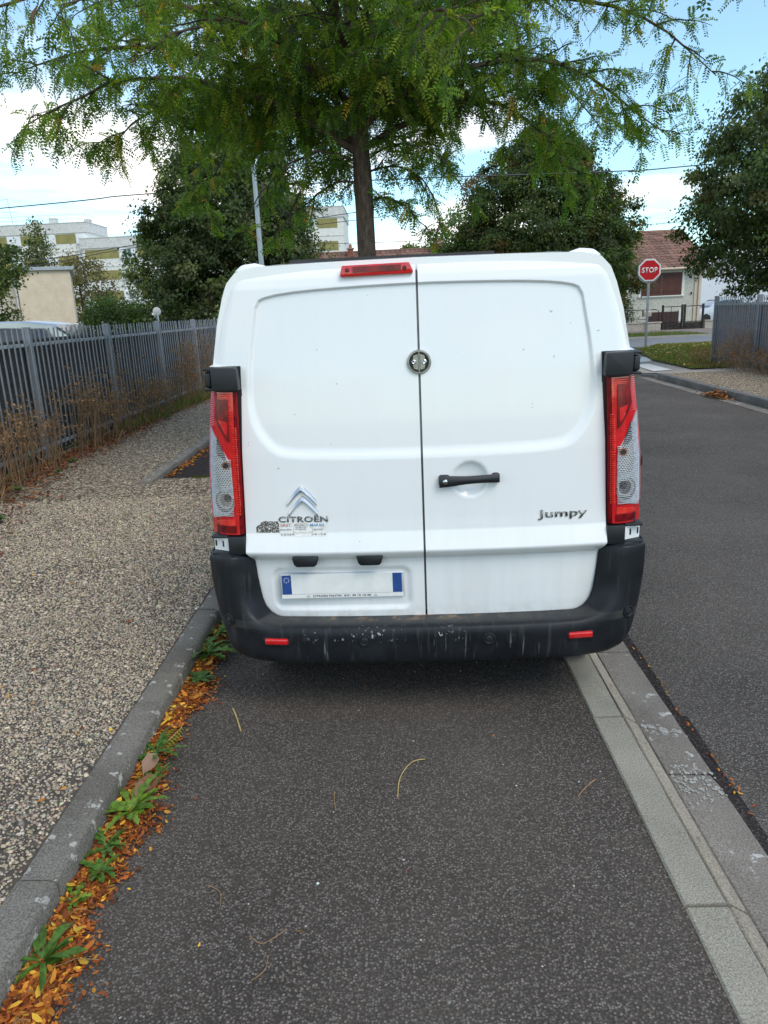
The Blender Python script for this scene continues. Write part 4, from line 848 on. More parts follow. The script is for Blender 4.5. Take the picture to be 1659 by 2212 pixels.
lb = empty('letter_box', (13.72, 42.2, 0), label='beige letter box on a thin post behind the stop sign pole', cat='letter box'); MB().tube([(0, 0, 0), (0, 0, .80)], .03, 8).build('post', 'post_box', lb); bx = MB().box(-.22, .22, -.14, .14, .78, 1.14).build('box', 'post_box', lb, .015, 2); MB().box(-.15, .15, -.148, -.138, 1.01, 1.06).build('slot', 'sign_white', bx)
wb = empty('warehouse', (0, 0, 0), label='plain bluish white building side right of the shuttered house', cat='building'); MB().box(18.9, 46, 60, 75, 0, 5.2).build('wall', 'white_wall', wb); MB().box(18.8, 46.1, 59.9, 75.1, 5.2, 5.45).build('roof_edge', 'zinc', wb)
for i in range(12): MB().box(18.95+2.2*i, 18.95+2.2*i+2.17, 59.97, 60.0, .02, 5.18).build('panel', 'white_wall', wb)

# ================================================================== apartment blocks
def block(name, xr, yf, depth, par, floors, fh, top0, layout, label, zb=0.0, par_h=1.25):
    """layout: list of (x0,x1,kind) bays per storey; kind 'o' olive panel, 's' shuttered window, 'w' open window"""
    B = empty(name, (0, 0, 0), label=label, cat='building'); x0, x1 = xr
    MB().box(x0, x1, yf, yf+depth, zb, par-par_h).build('wall', 'apartment_white', B)
    MB().box(x0-.12, x1+.12, yf-.15, yf+depth+.1, par-par_h, par).build('parapet', 'apartment_parapet', B); MB().box(x0-.18, x1+.18, yf-.2, yf+depth+.15, par, par+.10).build('coping', 'apartment_parapet', B)
    for f in range(floors):
        zt = top0-f*fh; zb_ = zt-1.18
        MB().box(x0-.02, x1+.02, yf-.05, yf-.002, zb_-1.02, zb_-.92).build('floor_band', 'apartment_parapet', B)
        for (a, b, k) in layout:
            if k == 'o': MB().box(a, b, yf-.03, yf-.001, zb_, zt).build('olive_panel', 'apartment_olive', B)
            else:
                w = MB().box(a, b, yf-.10, yf-.001, zb_, zt+.02).build('window', 'shutter_white', B); 
                if k == 's':
                    for i in range(4): MB().box(a+.05+(b-a-.1)*i/4+.012, a+.05+(b-a-.1)*(i+1)/4-.012, yf-.125, yf-.10, zb_+.06, zt-.05).build('shutter_leaf', 'shutter_white', w)
                else:
                    c = (a+b)/2; wd = (b-a)*.21
                    for q in (-1, 1): MB().box(c+q*wd*.55-wd*.46, c+q*wd*.55+wd*.46, yf-.112, yf-.10, zb_+.08, zt-.06).build('pane', 'dark_glass', w)
                    for q in (-1, 1): MB().box(c+q*wd*1.75-wd*.55, c+q*wd*1.75+wd*.55, yf-.15, yf-.10, zb_+.04, zt-.03).build('shutter_leaf', 'shutter_white', w)
                MB().box(a-.08, b+.08, yf-.22, yf-.10, zb_-.10, zb_-.02).build('sill', 'apartment_parapet', w)
    return B
def guard(parent, pts, z0, z1, n=6):
    for zq in (z1, (z0+z1)/2): MB().tube([(x, y, zq) for x, y in pts], .022, 5).build('roof_rail', 'zinc', parent)
    for (xa, ya), (xb, yb) in zip(pts[:-1], pts[1:]):
        for i in range(n+1): xq, yq = xa+(xb-xa)*i/n, ya+(yb-ya)*i/n; MB().tube([(xq, yq, z0), (xq, yq, z1)], .02, 5).build('rail_post', 'zinc', parent)
k5 = 105/60
B1 = block('apartment_block', (-64, -40.9), 105, 7, 14.7, 4, 2.72, 13.3, [(-51.9+.02, -50.1, 's'), (-50.05, -47.05, 'o'), (-47.0, -45.4, 's'), (-45.3, -42.6, 'o'), (-42.5, -41.2, 's'), (-54.5, -52.0, 'o'), (-58, -56, 's')], 'tall white apartment block with olive panels at the left edge')
guard(B1, [(-64, 104.9), (-41.1, 104.9), (-41.1, 111.5)], 14.7, 15.75, 10)
for xq, w_, h_ in ((-46.3, .9, 1.0), (-48.9, .5, .7), (-50.6, .5, .35), (-41.6, .7, .65)): MB().box(xq-w_/2, xq+w_/2, 107, 108, 14.7, 14.7+h_).build('roof_stack', 'apartment_parapet', B1)
MB().tube([(-51.2, 106, 14.7), (-51.5, 106, 18.2)], .04, 6).build('aerial_mast', 'zinc', B1); MB().tube([(-52.6, 106, 18.05), (-51.4, 106, 18.2)], .03, 5).build('aerial', 'zinc', B1); MB().tube([(-52.6, 106, 16.6), (-50.2, 106, 16.5)], .025, 5).build('aerial', 'zinc', B1)
B2 = block('apartment_block', (-41.6, -24), 104, 11, 12.55, 4, 2.68, 11.1, [(-41.2, -36.7, 'o'), (-36.6, -34.4, 'w'), (-34.2, -32.8, 'o'), (-32.6, -30.4, 'w'), (-30.2, -26, 'o')], 'lower white apartment block with olive panels left of the dark linden')
guard(B2, [(-37, 108), (-24, 108)], 12.65, 13.6, 6)
B3 = block('apartment_block', (-22, -6.55), 105, 11, 15.15, 5, 2.85, 13.75, [(-21, -18, 'o'), (-17.8, -15.9, 'w'), (-15.7, -12.3, 'o'), (-12.1, -10.2, 'w'), (-10.0, -7.35, 'o')], 'distant apartment block seen left of the street tree trunk')
# cream building behind the fence, with a set back wing
CBX, CBY = -16.8, 40.0
cb = empty('outbuilding', (0, 0, 0), label='cream rendered flat roofed building behind the left fence', cat='building')
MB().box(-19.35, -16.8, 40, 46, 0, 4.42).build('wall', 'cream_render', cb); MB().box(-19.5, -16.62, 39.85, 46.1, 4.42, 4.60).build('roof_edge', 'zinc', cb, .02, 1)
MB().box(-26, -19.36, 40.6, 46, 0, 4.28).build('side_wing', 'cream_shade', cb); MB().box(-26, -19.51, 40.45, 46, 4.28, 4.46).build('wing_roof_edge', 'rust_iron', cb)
MB().tube([(-19.48, 40.5, 4.25), (-19.48, 40.5, 2.2), (-19.46, 40.5, 0)], .05, 8).build('downpipe', 'trim_white', cb)
for zq in (3.2, 2.0): MB().box(-19.56, -19.40, 40.43, 40.58, zq, zq+.05).build('pipe_clip', 'zinc', cb)
_rm = Matrix.Translation((CBX, CBY, 0)) @ Matrix.Rotation(R_(22), 4, 'Z') @ Matrix.Translation((-CBX, -CBY, 0)); cb.matrix_world = _rm

# ================================================================== parked cars
def car(name, loc, rz, paint, label, L=4.1, W=1.72, Hh=1.52):
    C = empty(name, loc, rz, label=label, cat='car')
    ys = [0, .08, .35, .8, 1.25, 1.75, 2.4, 3.0, 3.45, 3.75, 3.95, 4.05]; up = [.62, .80, .90, .96, 1.00, 1.02, 1.02, 1.0, .98, .93, .85, .60]; lo = [.34, .25, .2, .19, .19, .19, .19, .19, .19, .2, .25, .36]; wd = [.66, .78, .83, .85, .86, .86, .86, .86, .855, .84, .80, .68]
    V = []; 
    for y, u, l, w in zip(ys, up, lo, wd): V += [(-w*.93, y, l), (-w, y, l+(u-l)*.45), (-w*.96, y, u-.06), (-w*.86, y, u), (w*.86, y, u), (w*.96, y, u-.06), (w, y, l+(u-l)*.45), (w*.93, y, l)]
    n = len(ys); F = [(i*8+j, i*8+(j+1) % 8, (i+1)*8+(j+1) % 8, (i+1)*8+j) for i in range(n-1) for j in range(8)]+[tuple(range(8)), tuple(reversed(range((n-1)*8, n*8)))]
    b = MB().add(V, F).build('body', paint, C, smooth=True)
    cab = [(.95, .98, .76), (1.35, 1.27, .70), (1.80, 1.47, .61), (2.30, Hh, .58), (2.90, Hh-.01, .57), (3.40, 1.44, .56), (3.78, 1.20, .62), (3.93, .95, .68)]
    V = []
    for y, z, w in cab: V += [(-w-.12*(Hh-z)*.4, y, .94), (-w, y, z-.03), (-w*.88, y, z), (w*.88, y, z), (w, y, z-.03), (w+.12*(Hh-z)*.4, y, .94)]
    n = len(cab); F = [(i*6+j, i*6+j+1, (i+1)*6+j+1, (i+1)*6+j) for i in range(n-1) for j in range(5)]+[tuple(range(6)), tuple(reversed(range((n-1)*6, n*6)))]
    MB().add(V, F).build('roof', paint, C, smooth=True)
    for s in (-1, 1):
        MB().add([(s*.80, 1.42, 1.0), (s*.81, 2.35, 1.0), (s*.635, 2.35, Hh-.10), (s*.675, 1.78, 1.36)], [(0, 1, 2, 3)]).build('side_window', 'dark_glass', C)
        MB().add([(s*.81, 2.43, 1.0), (s*.79, 3.45, 1.03), (s*.615, 3.28, 1.38), (s*.63, 2.43, Hh-.10)], [(0, 1, 2, 3)]).build('side_window', 'dark_glass', C)
        for wy in (.78, 3.28):
            w = empty('wheel'); w.parent = C; w.location = (s*.76, wy, .31); MB().lathe([(.19, -.09), (.29, -.09), (.31, -.06), (.31, .06), (.29, .09), (.19, .09)], axis='x', n=24).build('tyre', 'tyre_rubber', w, smooth=True); MB().lathe([(.03, s*.07), (.15, s*.06), (.20, s*.085), (.20, -s*.08)], axis='x', n=16).build('rim', 'wheel_steel', w, smooth=True)
        MB().box(s*.50-.14, s*.50+.14, .02, .12, .62, .76).build('headlight', 'lens_clear', C, .02, 2); MB().box(s*.62-.10, s*.62+.10, 3.93, 4.03, .72, .92).build('tail_light', 'lens_red', C, .02, 2); MB().box(min(s*.86, s*1.0), max(s*.86, s*1.0), 1.38, 1.50, .98, 1.12).build('wing_mirror', paint, C, .02, 2)
    MB().add([(-.70, .98, 1.02), (.70, .98, 1.02), (.58, 1.72, 1.455), (-.58, 1.72, 1.455)], [(0, 1, 2, 3)]).build('windscreen', 'dark_glass', C)
    MB().add([(-.56, 3.46, 1.425), (.56, 3.46, 1.425), (.62, 3.80, 1.19), (-.62, 3.80, 1.19)], [(0, 1, 2, 3)]).build('rear_window', 'dark_glass', C).location.z = .004
    return C
car('parked_car', (-9.05, 13.0, .31), R_(-90), 'car_silver', 'silver parked car whose roof shows over the left fence')
car('parked_car', (19.0, 50.2, .02), R_(-80), 'car_blue_white', 'pale blue parked car half hidden beside the shuttered house')

# ================================================================== foliage helpers
def unit(a): return a/np.maximum(np.linalg.norm(a, axis=-1, keepdims=True), 1e-9)
def leaves(P, D, N, L, Wd, fold=.0):
    """rhombic leaves: base P, direction D, normal N, length L, width Wd -> verts (4n,3), quads"""
    D = unit(D); S = unit(np.cross(D, N)); Nn = np.cross(S, D); L = L[:, None]; Wd = Wd[:, None]
    a = P; b = P+D*L*.45+S*Wd*.5+Nn*fold*Wd; c = P+D*L-Nn*L*.08; d = P+D*L*.45-S*Wd*.5+Nn*fold*Wd
    V = np.stack([a, b, c, d], 1).reshape(-1, 3); n = len(P); F = np.arange(4*n).reshape(n, 4); return V, F
def pal(n, cols, w, jit=.18, r=rng):
    c = np.array(cols)[r.choice(len(cols), n, p=np.array(w)/sum(w))]; return np.clip(c*(1+r.normal(0, jit, (n, 1))), .003, 1)*(1+r.normal(0, .05, (n, 3)))
LOC_G = [(.085, .165, .022), (.135, .222, .024), (.20, .275, .028), (.055, .118, .024), (.29, .30, .03), (.52, .30, .03)]

# ================================================================== honey locust over the van
TREE = empty('street_tree', (-.31, 9.15, 0), label='street tree with fine drooping green foliage and straight brown trunk behind the van', cat='tree'); TREE.location = (0, 0, 0)
tr_pts = [(-.30, 9.15, -.05), (-.305, 9.15, .4), (-.31, 9.15, 1.5), (-.315, 9.15, 2.6), (-.33, 9.16, 3.6), (-.37, 9.2, 4.7), (-.40, 9.25, 5.8), (-.32, 9.2, 7.0), (-.35, 9.2, 8.2)]
P = cr(tr_pts, 6); rr = np.interp(P[:, 2], [0, .4, 2.6, 3.6, 4.7, 5.8, 7, 8.2], [.15, .122, .106, .10, .082, .06, .04, .015])
tb = MB().tube([tuple(p) for p in P], list(rr), 18)
for i, v in enumerate(tb.v): q = Vector(v); nn_ = mnoise.noise(Vector((q.x*14, q.y*14, q.z*3)))*.010; c_ = Vector((np.interp(q.z, P[:, 2], P[:, 0]), np.interp(q.z, P[:, 2], P[:, 1]), q.z)); tb.v[i] = tuple(q+(q-c_)*nn_*8)
tb.build('trunk', 'bark', TREE, smooth=True)
tg = MB().box(-.42, -.20, 0, 0, 0, 0); tg = MB()
BR = MB(); TW = MB(); twigs = []
def limb(z0, az, Ln, rise, droop, r0=.045, twist=0, nsub=None, seed=0, dens=1.0):
    """a limb leaving the trunk at height z0 towards azimuth az (degrees, 0 = +x, 90 = +y)"""
    r = np.random.default_rng(seed+1000); x0 = np.interp(z0, P[:, 2], P[:, 0]); y0 = np.interp(z0, P[:, 2], P[:, 1]); a = math.radians(az); pts = []
    n = 12; wob = r.normal(0, .05, (n+1, 3)).cumsum(0)*np.linspace(0, 1, n+1)[:, None]*.6
    for i in range(n+1):
        t_ = i/n; aa = a+twist*t_; pts.append(np.array([x0+Ln*t_*math.cos(aa), y0+Ln*t_*math.sin(aa), z0+rise*math.sin(min(1, t_*1.15)*math.pi*.55)-droop*t_**2.6])+wob[i])
    rad = list(np.linspace(r0, .006, n+1)); MB().tube([tuple(p) for p in pts], rad, 7).build('branch', 'bark', TREE, smooth=True)
    pts = np.array(pts); nsub = nsub or int(Ln*6.6*dens)
    for k in range(nsub):
        t_ = .05+.95*(k+r.random())/nsub; f = t_*n; i = min(int(f), n-1); p = pts[i]+(pts[i+1]-pts[i])*(f-i); d = unit((pts[i+1]-pts[i])[None])[0]
        side = 1 if k % 2 else -1; sd = np.array([-d[1], d[0], 0])*side; ls = (1.35-.75*t_)*r.uniform(.55, 1.1)*min(1, Ln/3)
        dirv = unit((d*.55+sd*r.uniform(.5, 1.0)+np.array([0, 0, r.uniform(-.15, .35)]))[None])[0]
        q = [p]; dd = dirv.copy(); m = 6
        for j in range(m): dd = unit((dd+np.array([0, 0, -.10])+r.normal(0, .14, 3))[None])[0]; q.append(q[-1]+dd*ls/m)
        TW.tube([tuple(v) for v in q], list(np.linspace(.011, .003, m+1)), 4, False); twigs.append(np.array(q))
        for _ in range(3):                 # hanging side twigs
            j = r.integers(1, m); dd = unit((r.normal(0, .6, 3)+np.array([0, 0, -.22]))[None])[0]; q2 = [q[j]]; l2 = ls*r.uniform(.25, .6)
            for _j in range(4): dd = unit((dd+np.array([0, 0, -.14]))[None])[0]; q2.append(q2[-1]+dd*l2/4)
            TW.tube([tuple(v) for v in q2], [.005, .004, .004, .003, .002], 3, False); twigs.append(np.array(q2))
LIMBS = [  # z0, azimuth, length, rise, droop, radius
 (3.75, 172, 4.3, 1.25, .40, .050), (4.15, 184, 4.6, 1.20, .55, .050), (3.45, 192, 3.3, .95, .85, .042), (3.55, 160, 3.6, 1.0, .70, .04), (4.4, 150, 4.2, 1.3, 1.0, .045),
 (3.75, 4, 3.5, 1.05, 1.15, .048), (4.2, 12, 4.6, 1.25, .90, .048), (4.5, -14, 4.5, 1.0, .95, .045), (3.5, 28, 3.4, .9, 1.1, .042), (3.9, 40, 4.2, 1.25, 1.1, .045), (4.6, 2, 4.6, 1.4, .55, .045),
 (3.6, -120, 2.7, 1.0, .65, .04), (3.9, -95, 3.2, 1.0, .60, .04), (3.6, -65, 2.9, .95, .70, .04), (3.9, -140, 3.1, 1.0, .80, .042), (4.0, -40, 3.9, 1.0, 1.0, .042), (4.3, -105, 3.6, 1.1, .6, .04), (4.3, -75, 3.7, 1.1, .65, .04),
 (3.8, 70, 3.6, 1.1, 1.0, .04), (4.0, 100, 3.6, 1.2, .95, .04), (3.7, 130, 3.8, 1.1, 1.1, .042), (4.5, 85, 4.0, 1.4, .8, .04), (4.5, 55, 4.2, 1.4, .8, .04), (4.6, 118, 4.2, 1.4, .8, .04),
 (5.2, 175, 4.0, 1.3, .5, .035), (5.2, 0, 4.0, 1.3, .5, .035), (5.3, 140, 3.8, 1.4, .5, .033), (5.4, 40, 3.8, 1.4, .5, .033), (5.3, -130, 3.2, 1.2, .5, .033), (5.3, -50, 3.2, 1.2, .5, .033), (5.9, 100, 3.2, 1.4, .4, .03), (6.0, -90, 2.8, 1.2, .3, .03), (6.3, 190, 2.8, 1.2, .3, .028), (6.4, 15, 2.8, 1.2, .3, .028)]
for i, (z0, az, Ln, ri, dp, r0) in enumerate(LIMBS): limb(z0, az, Ln, ri, dp, r0, seed=i, twist=.10*math.sin(i*3.3), dens=(.72 if (az in (12, -14, 2, 172, 184)) else 1.0) if z0 < 5 else .8)
# short hanging shoots low on the trunk
for i, (z0, az, Ln, ri, dp) in enumerate([(3.15, 185, .85, .12, .55), (2.95, 10, .75, .10, .35), (3.25, 5, 1.15, .18, .85), (3.3, 170, 1.0, .15, .8), (3.35, -150, 1.3, .25, .95), (3.35, -20, 1.2, .3, .9)]): limb(z0, az, Ln, ri, dp, .014, seed=60+i, nsub=8)
TW.build('twig', 'bark_far', TREE, kind='stuff')
# fronds: pinnate leaves with paired leaflets along each twig
fb, fd = [], []
for q in twigs:
    Ls = np.linalg.norm(np.diff(q, axis=0), axis=1); T = Ls.sum(); n = max(1, int(T/.030*(1.25 if rng.random() < .62 else .35))); s = (np.arange(n)+rng.random(n)*.6)/n*T; cs = np.concatenate([[0], Ls.cumsum()]); ix = np.clip(np.searchsorted(cs, s)-1, 0, len(Ls)-1); f = ((s-cs[ix])/Ls[ix])[:, None]
    fb.append(q[ix]+(q[ix+1]-q[ix])*f); fd.append(unit(q[ix+1]-q[ix]))
fb = np.concatenate(fb); fd = np.concatenate(fd); n = len(fb)
keep = rng.random(n) < np.where(fb[:, 2] > 6.0, .40, np.where(fb[:, 2] > 4.3, .44, .84))*min(1, 48000/n); fb, fd = fb[keep], fd[keep]; n = len(fb)
dirs = unit(fd*.5+rng.normal(0, .65, (n, 3))+np.array([0, 0, -.30])); FL = rng.uniform(.12, .20, n)
side0 = unit(np.cross(dirs, rng.normal(0, 1, (n, 3)))); nrm0 = np.cross(side0, dirs)
PR = 8; cols = pal(n, LOC_G, [30, 30, 16, 18, 3.2, 1.4], .16); Vs, Cs = [], []
for j in range(PR):
    u = (j+.6)/PR; bend = np.array([0, 0, -1.0])*(u*u*.30)
    pp = fb+dirs*(FL*u)[:, None]+bend*FL[:, None]; dn = unit(dirs+bend*1.6)
    for s in (-1, 1):
        dd = unit(side0*s+dn*.42+np.array([0, 0, -.18])+rng.normal(0, .10, (n, 3))); L = FL*.27*(1-.35*abs(u-.45))*rng.uniform(.85, 1.15, n)
        v, _ = leaves(pp, dd, nrm0+rng.normal(0, .25, (n, 3)), L, L*.44); Vs.append(v); Cs.append(np.repeat(cols*(1+rng.normal(0, .07, (n, 1))), 4, 0))
V = np.concatenate(Vs); npmesh('crown', V, np.arange(len(V)).reshape(-1, 4), 'leaf', TREE, col=np.clip(np.concatenate(Cs), .003, 1)); NFROND = n
# flat twisted seed pods
for i, (x, y, z) in enumerate([(-3.30, 8.8, 4.62), (-3.05, 8.9, 4.55), (-3.62, 8.7, 4.98), (1.35, 8.6, 4.15)]):
    m = MB(); vs = []; 
    for k in range(15):
        u = k/14; a = 1.1*math.sin(u*3.2)+i; w = .016*math.sin(math.pi*min(1, u+.06))+.003; c0 = Vector((.05*math.sin(u*4+i)+.02*u, .03*math.cos(u*3), -.26*u)); e = Vector((math.cos(a), math.sin(a), .2))*w; nn_ = Vector((-math.sin(a), math.cos(a), 0))*.004
        vs += [c0-e, c0+nn_, c0+e, c0-nn_]
    m.add(vs, [(4*k+j, 4*k+(j+1) % 4, 4*k+4+(j+1) % 4, 4*k+4+j) for k in range(14) for j in range(4)]); o = m.build('seed_pod', 'pod', TREE, smooth=True); o.location = (x, y, z)

# ================================================================== other trees
def blob_tree(name, loc, trunk_h, prof, nclump, nleaf, size, cols, w, label, group=None, seed=1, trunk_r=.16, spread=.42, droop=.5, cone=False, jit=.2, nlimb=14, shape=1.25):
    """prof: list of (height, radius) of the crown outline; leaves gathered in clumps near the outline and through the volume"""
    r = np.random.default_rng(seed); T = empty(name, loc, label=label, cat='tree', group=group); hs = [a for a, b in prof]; rs = [b for a, b in prof]; h0, h1 = hs[0], hs[-1]
    MB().tube([(0, 0, -.2), (.03, 0, h0), (-.04, .03, (h0+h1)/2), (0, 0, h1*.93)], [trunk_r*1.25, trunk_r, trunk_r*.6, .02], 10).build('trunk', 'bark_far', T, smooth=True)
    wts = np.array(rs)+.05; hh = np.linspace(h0, h1, 200); ww = np.interp(hh, hs, rs); ch = r.choice(hh, nclump, p=ww/ww.sum())+r.normal(0, .05, nclump); ca = r.uniform(0, 2*math.pi, nclump); lump = 1+.10*np.sin(ca*3+seed+ch*1.7)+.07*np.sin(ca*7+ch*4.1)
    cr_ = np.interp(ch, hs, rs)*lump*(1-.62*r.random(nclump)**2.1); C = np.stack([cr_*np.cos(ca), cr_*np.sin(ca), ch], 1)
    lm = MB()
    for k in r.choice(nclump, min(nlimb*3, nclump), replace=False):
        zs = max(h0*.8, C[k, 2]-.35*cr_[k]-.3); p0 = np.array([0, 0, zs]); mid = p0*.45+C[k]*.55+np.array([0, 0, .12]); lm.tube([tuple(p0), tuple(mid), tuple(C[k])], [trunk_r*.32, trunk_r*.18, .008], 5, False)
    lm.build('branch', 'bark_far', T, smooth=True, kind='stuff')
    ci = r.integers(0, nclump, nleaf); sp = spread*r.uniform(.5, 1.2, nclump); off = r.normal(0, 1, (nleaf, 3))*np.array([1, 1, .62])*sp[ci][:, None]*.55; Pp = C[ci]+off
    outw = unit(Pp*np.array([1, 1, 0])+1e-3); D = unit(outw*.35+r.normal(0, .5, (nleaf, 3))+np.array([0, 0, -droop])); N = unit(outw*.8+np.array([0, 0, .8])+r.normal(0, .45, (nleaf, 3)))
    L = size*r.uniform(.7, 1.25, nleaf); v, f = leaves(Pp, D, N, L, L*.78/shape*1.2, .10); cl = pal(nclump, cols, w, jit*.7, r)[ci]*(1+r.normal(0, jit, (nleaf, 1)))
    npmesh('crown', v, f, 'leaf', T, col=np.repeat(np.clip(cl, .003, 1), 4, 0)); return T
LIN = [(.044, .070, .022), (.060, .092, .026), (.082, .118, .036), (.15, .17, .075), (.22, .22, .12)]
blob_tree('linden_tree', (-5.85, 28, .1), 1.0, [(.5, 2.3), (1.4, 3.1), (2.6, 3.3), (4.0, 3.1), (5.6, 2.5), (7.2, 1.7), (8.6, .7), (9.1, .1)], 1000, 130000, .118, LIN, [24, 28, 20, 12, 6], 'dense dark linden tree behind the left fence beside the lamp post', seed=3, spread=.42)
blob_tree('broadleaf_tree', (7.05, 37.6, 0), 1.4, [(1.1, 2.6), (2.2, 4.0), (3.6, 4.3), (5.2, 4.0), (7.0, 3.1), (8.6, 1.9), (9.6, .6), (9.9, .1)], 1000, 125000, .140, [(.042, .070, .018), (.058, .092, .020), (.080, .115, .026), (.12, .095, .03), (.16, .10, .04)], [26, 28, 16, 5, 3], 'rounded dark green tree standing left of the red brown roofed house', seed=5, spread=.50)
blob_tree('linden_tree', (11.35, 20.2, .1), 1.9, [(1.75, 2.2), (2.4, 3.2), (3.5, 3.75), (4.8, 3.5), (6.2, 2.6), (7.6, 1.5), (8.4, .4)], 1000, 115000, .098, LIN, [26, 28, 20, 10, 2], 'dark linden tree overhanging the fence at the right edge', seed=8, spread=.40, droop=.75)
blob_tree('birch_tree', (-33.0, 72, 0), 3, [(3.5, 1.5), (5.5, 1.9), (7.5, 1.3), (9.0, .9), (10.6, .35), (11.0, .1)], 150, 5200, .24, [(.075, .095, .040), (.10, .12, .05), (.13, .14, .06)], [1, 1, 1], 'slender grey green birch before the tall apartment block', seed=11, spread=.8, trunk_r=.14)
blob_tree('thin_tree', (-27.0, 66, 0), 2.4, [(1.8, 2.2), (3.4, 3.3), (5.0, 3.0), (6.6, 1.8), (7.6, .5)], 170, 6000, .20, [(.12, .105, .045), (.15, .13, .055), (.10, .095, .04)], [1, 1, 1], 'sparse olive brown tree beside the cream building', seed=12, spread=.95, trunk_r=.12)
blob_tree('garden_tree', (-13.9, 26, .28), 1.5, [(1.6, .7), (2.6, 1.25), (3.6, 1.2), (4.5, .8), (5.0, .2)], 120, 7000, .11, [(.06, .095, .025), (.09, .13, .03), (.13, .15, .04)], [1, 1, .6], 'small green tree at the left picture edge before the cream building', seed=13, spread=.35, trunk_r=.05)
blob_tree('cedar_tree', (17.4, 64, 0), 2.5, [(2.5, 2.4), (4.5, 2.6), (6.5, 1.8), (8.2, .9), (9.4, .1)], 130, 9000, .26, [(.028, .06, .035), (.04, .075, .04)], [1, 1], 'blue green conifer tip showing above the shuttered house roof', seed=14, spread=.6, droop=.0, shape=2.6)
blob_tree('pale_tree', (5.2, 62, 0), 3, [(4.2, 1.4), (6.0, 2.4), (7.5, 2.1), (8.6, 1.0), (9.0, .2)], 110, 3400, .22, [(.10, .15, .07), (.13, .18, .08)], [1, 1], 'pale airy tree peeping left of the rounded dark tree', seed=15, spread=.75, trunk_r=.12)
blob_tree('pale_tree', (1.4, 60, 0), 3, [(3.2, 1.6), (5.0, 2.2), (6.0, 1.2), (6.4, .2)], 90, 4200, .24, [(.10, .145, .05), (.13, .17, .06)], [1, 1], 'light green treetop just right of the street tree trunk', seed=16, spread=.6, trunk_r=.12)
def shrub(name, loc, rx, ry, h, n, size, cols, label, cat='shrub', seed=1, group=None, flat=False):
    r = np.random.default_rng(seed); S = empty(name, loc, label=label, cat=cat, group=group); st_ = MB()
    for k in range(9): a = r.uniform(0, 6.28); st_.tube([(0, 0, -.05), (.3*rx*math.cos(a), .3*ry*math.sin(a), h*.4), (.75*rx*math.cos(a), .75*ry*math.sin(a), h*.8)], [.03, .02, .006], 5, False)
    st_.build('stem', 'bark_far', S)
    nc = max(24, int(60*rx*h)); a = r.uniform(0, 6.28, nc); q = r.random(nc)**.45; z = h*(r.random(nc)**.8); f = np.sqrt(np.maximum(.05, 1-(z/h*.9)**3)); C = np.stack([rx*q*np.cos(a)*f, ry*q*np.sin(a)*f, z], 1)
    ci = r.integers(0, nc, n); Pp = C[ci]+r.normal(0, .13*min(1.6, h), (n, 3)); Pp[:, 2] = np.maximum(Pp[:, 2], .01); D = unit(r.normal(0, .6, (n, 3))+np.array([0, -.15, .1])); L = size*r.uniform(.7, 1.3, n)
    v, fcs = leaves(Pp, D, unit(r.normal(0, .5, (n, 3))+np.array([0, -.4, .8])), L, L*.6, .1); npmesh('crown', v, fcs, 'leaf', S, col=np.repeat(np.clip(pal(nc, cols, [1]*len(cols), .2, r)[ci]*(1+r.normal(0, .18, (n, 1))), .003, 1), 4, 0)); return S
HG = [(.035, .07, .02), (.05, .095, .025), (.075, .12, .03)]
for i, (x, y, rx, h, lb_) in enumerate([(-13.5, 36.2, 1.5, 2.65, 'leafy green hedge bush at the foot of the cream building'), (-11.6, 35.6, 1.3, 2.3, 'middle leafy hedge bush behind the left fence'), (-9.8, 35.0, 1.4, 2.6, 'taller leafy hedge bush beside the satellite dish'), (-7.8, 33.6, 1.3, 2.0, 'low hedge bush under the dark linden')]): shrub('hedge_bush', (x, y, .0), rx, 1.0, h, 7000, .13, HG, lb_, 'bush', 30+i, 'hedge bushes behind the left fence')
shrub('garden_shrub', (12.35, 43.6, 0), 1.05, .8, 1.85, 7000, .09, [(.03, .055, .018), (.045, .08, .022), (.07, .11, .03)], 'dark green garden shrub left of the letter box', 'shrub', 41)

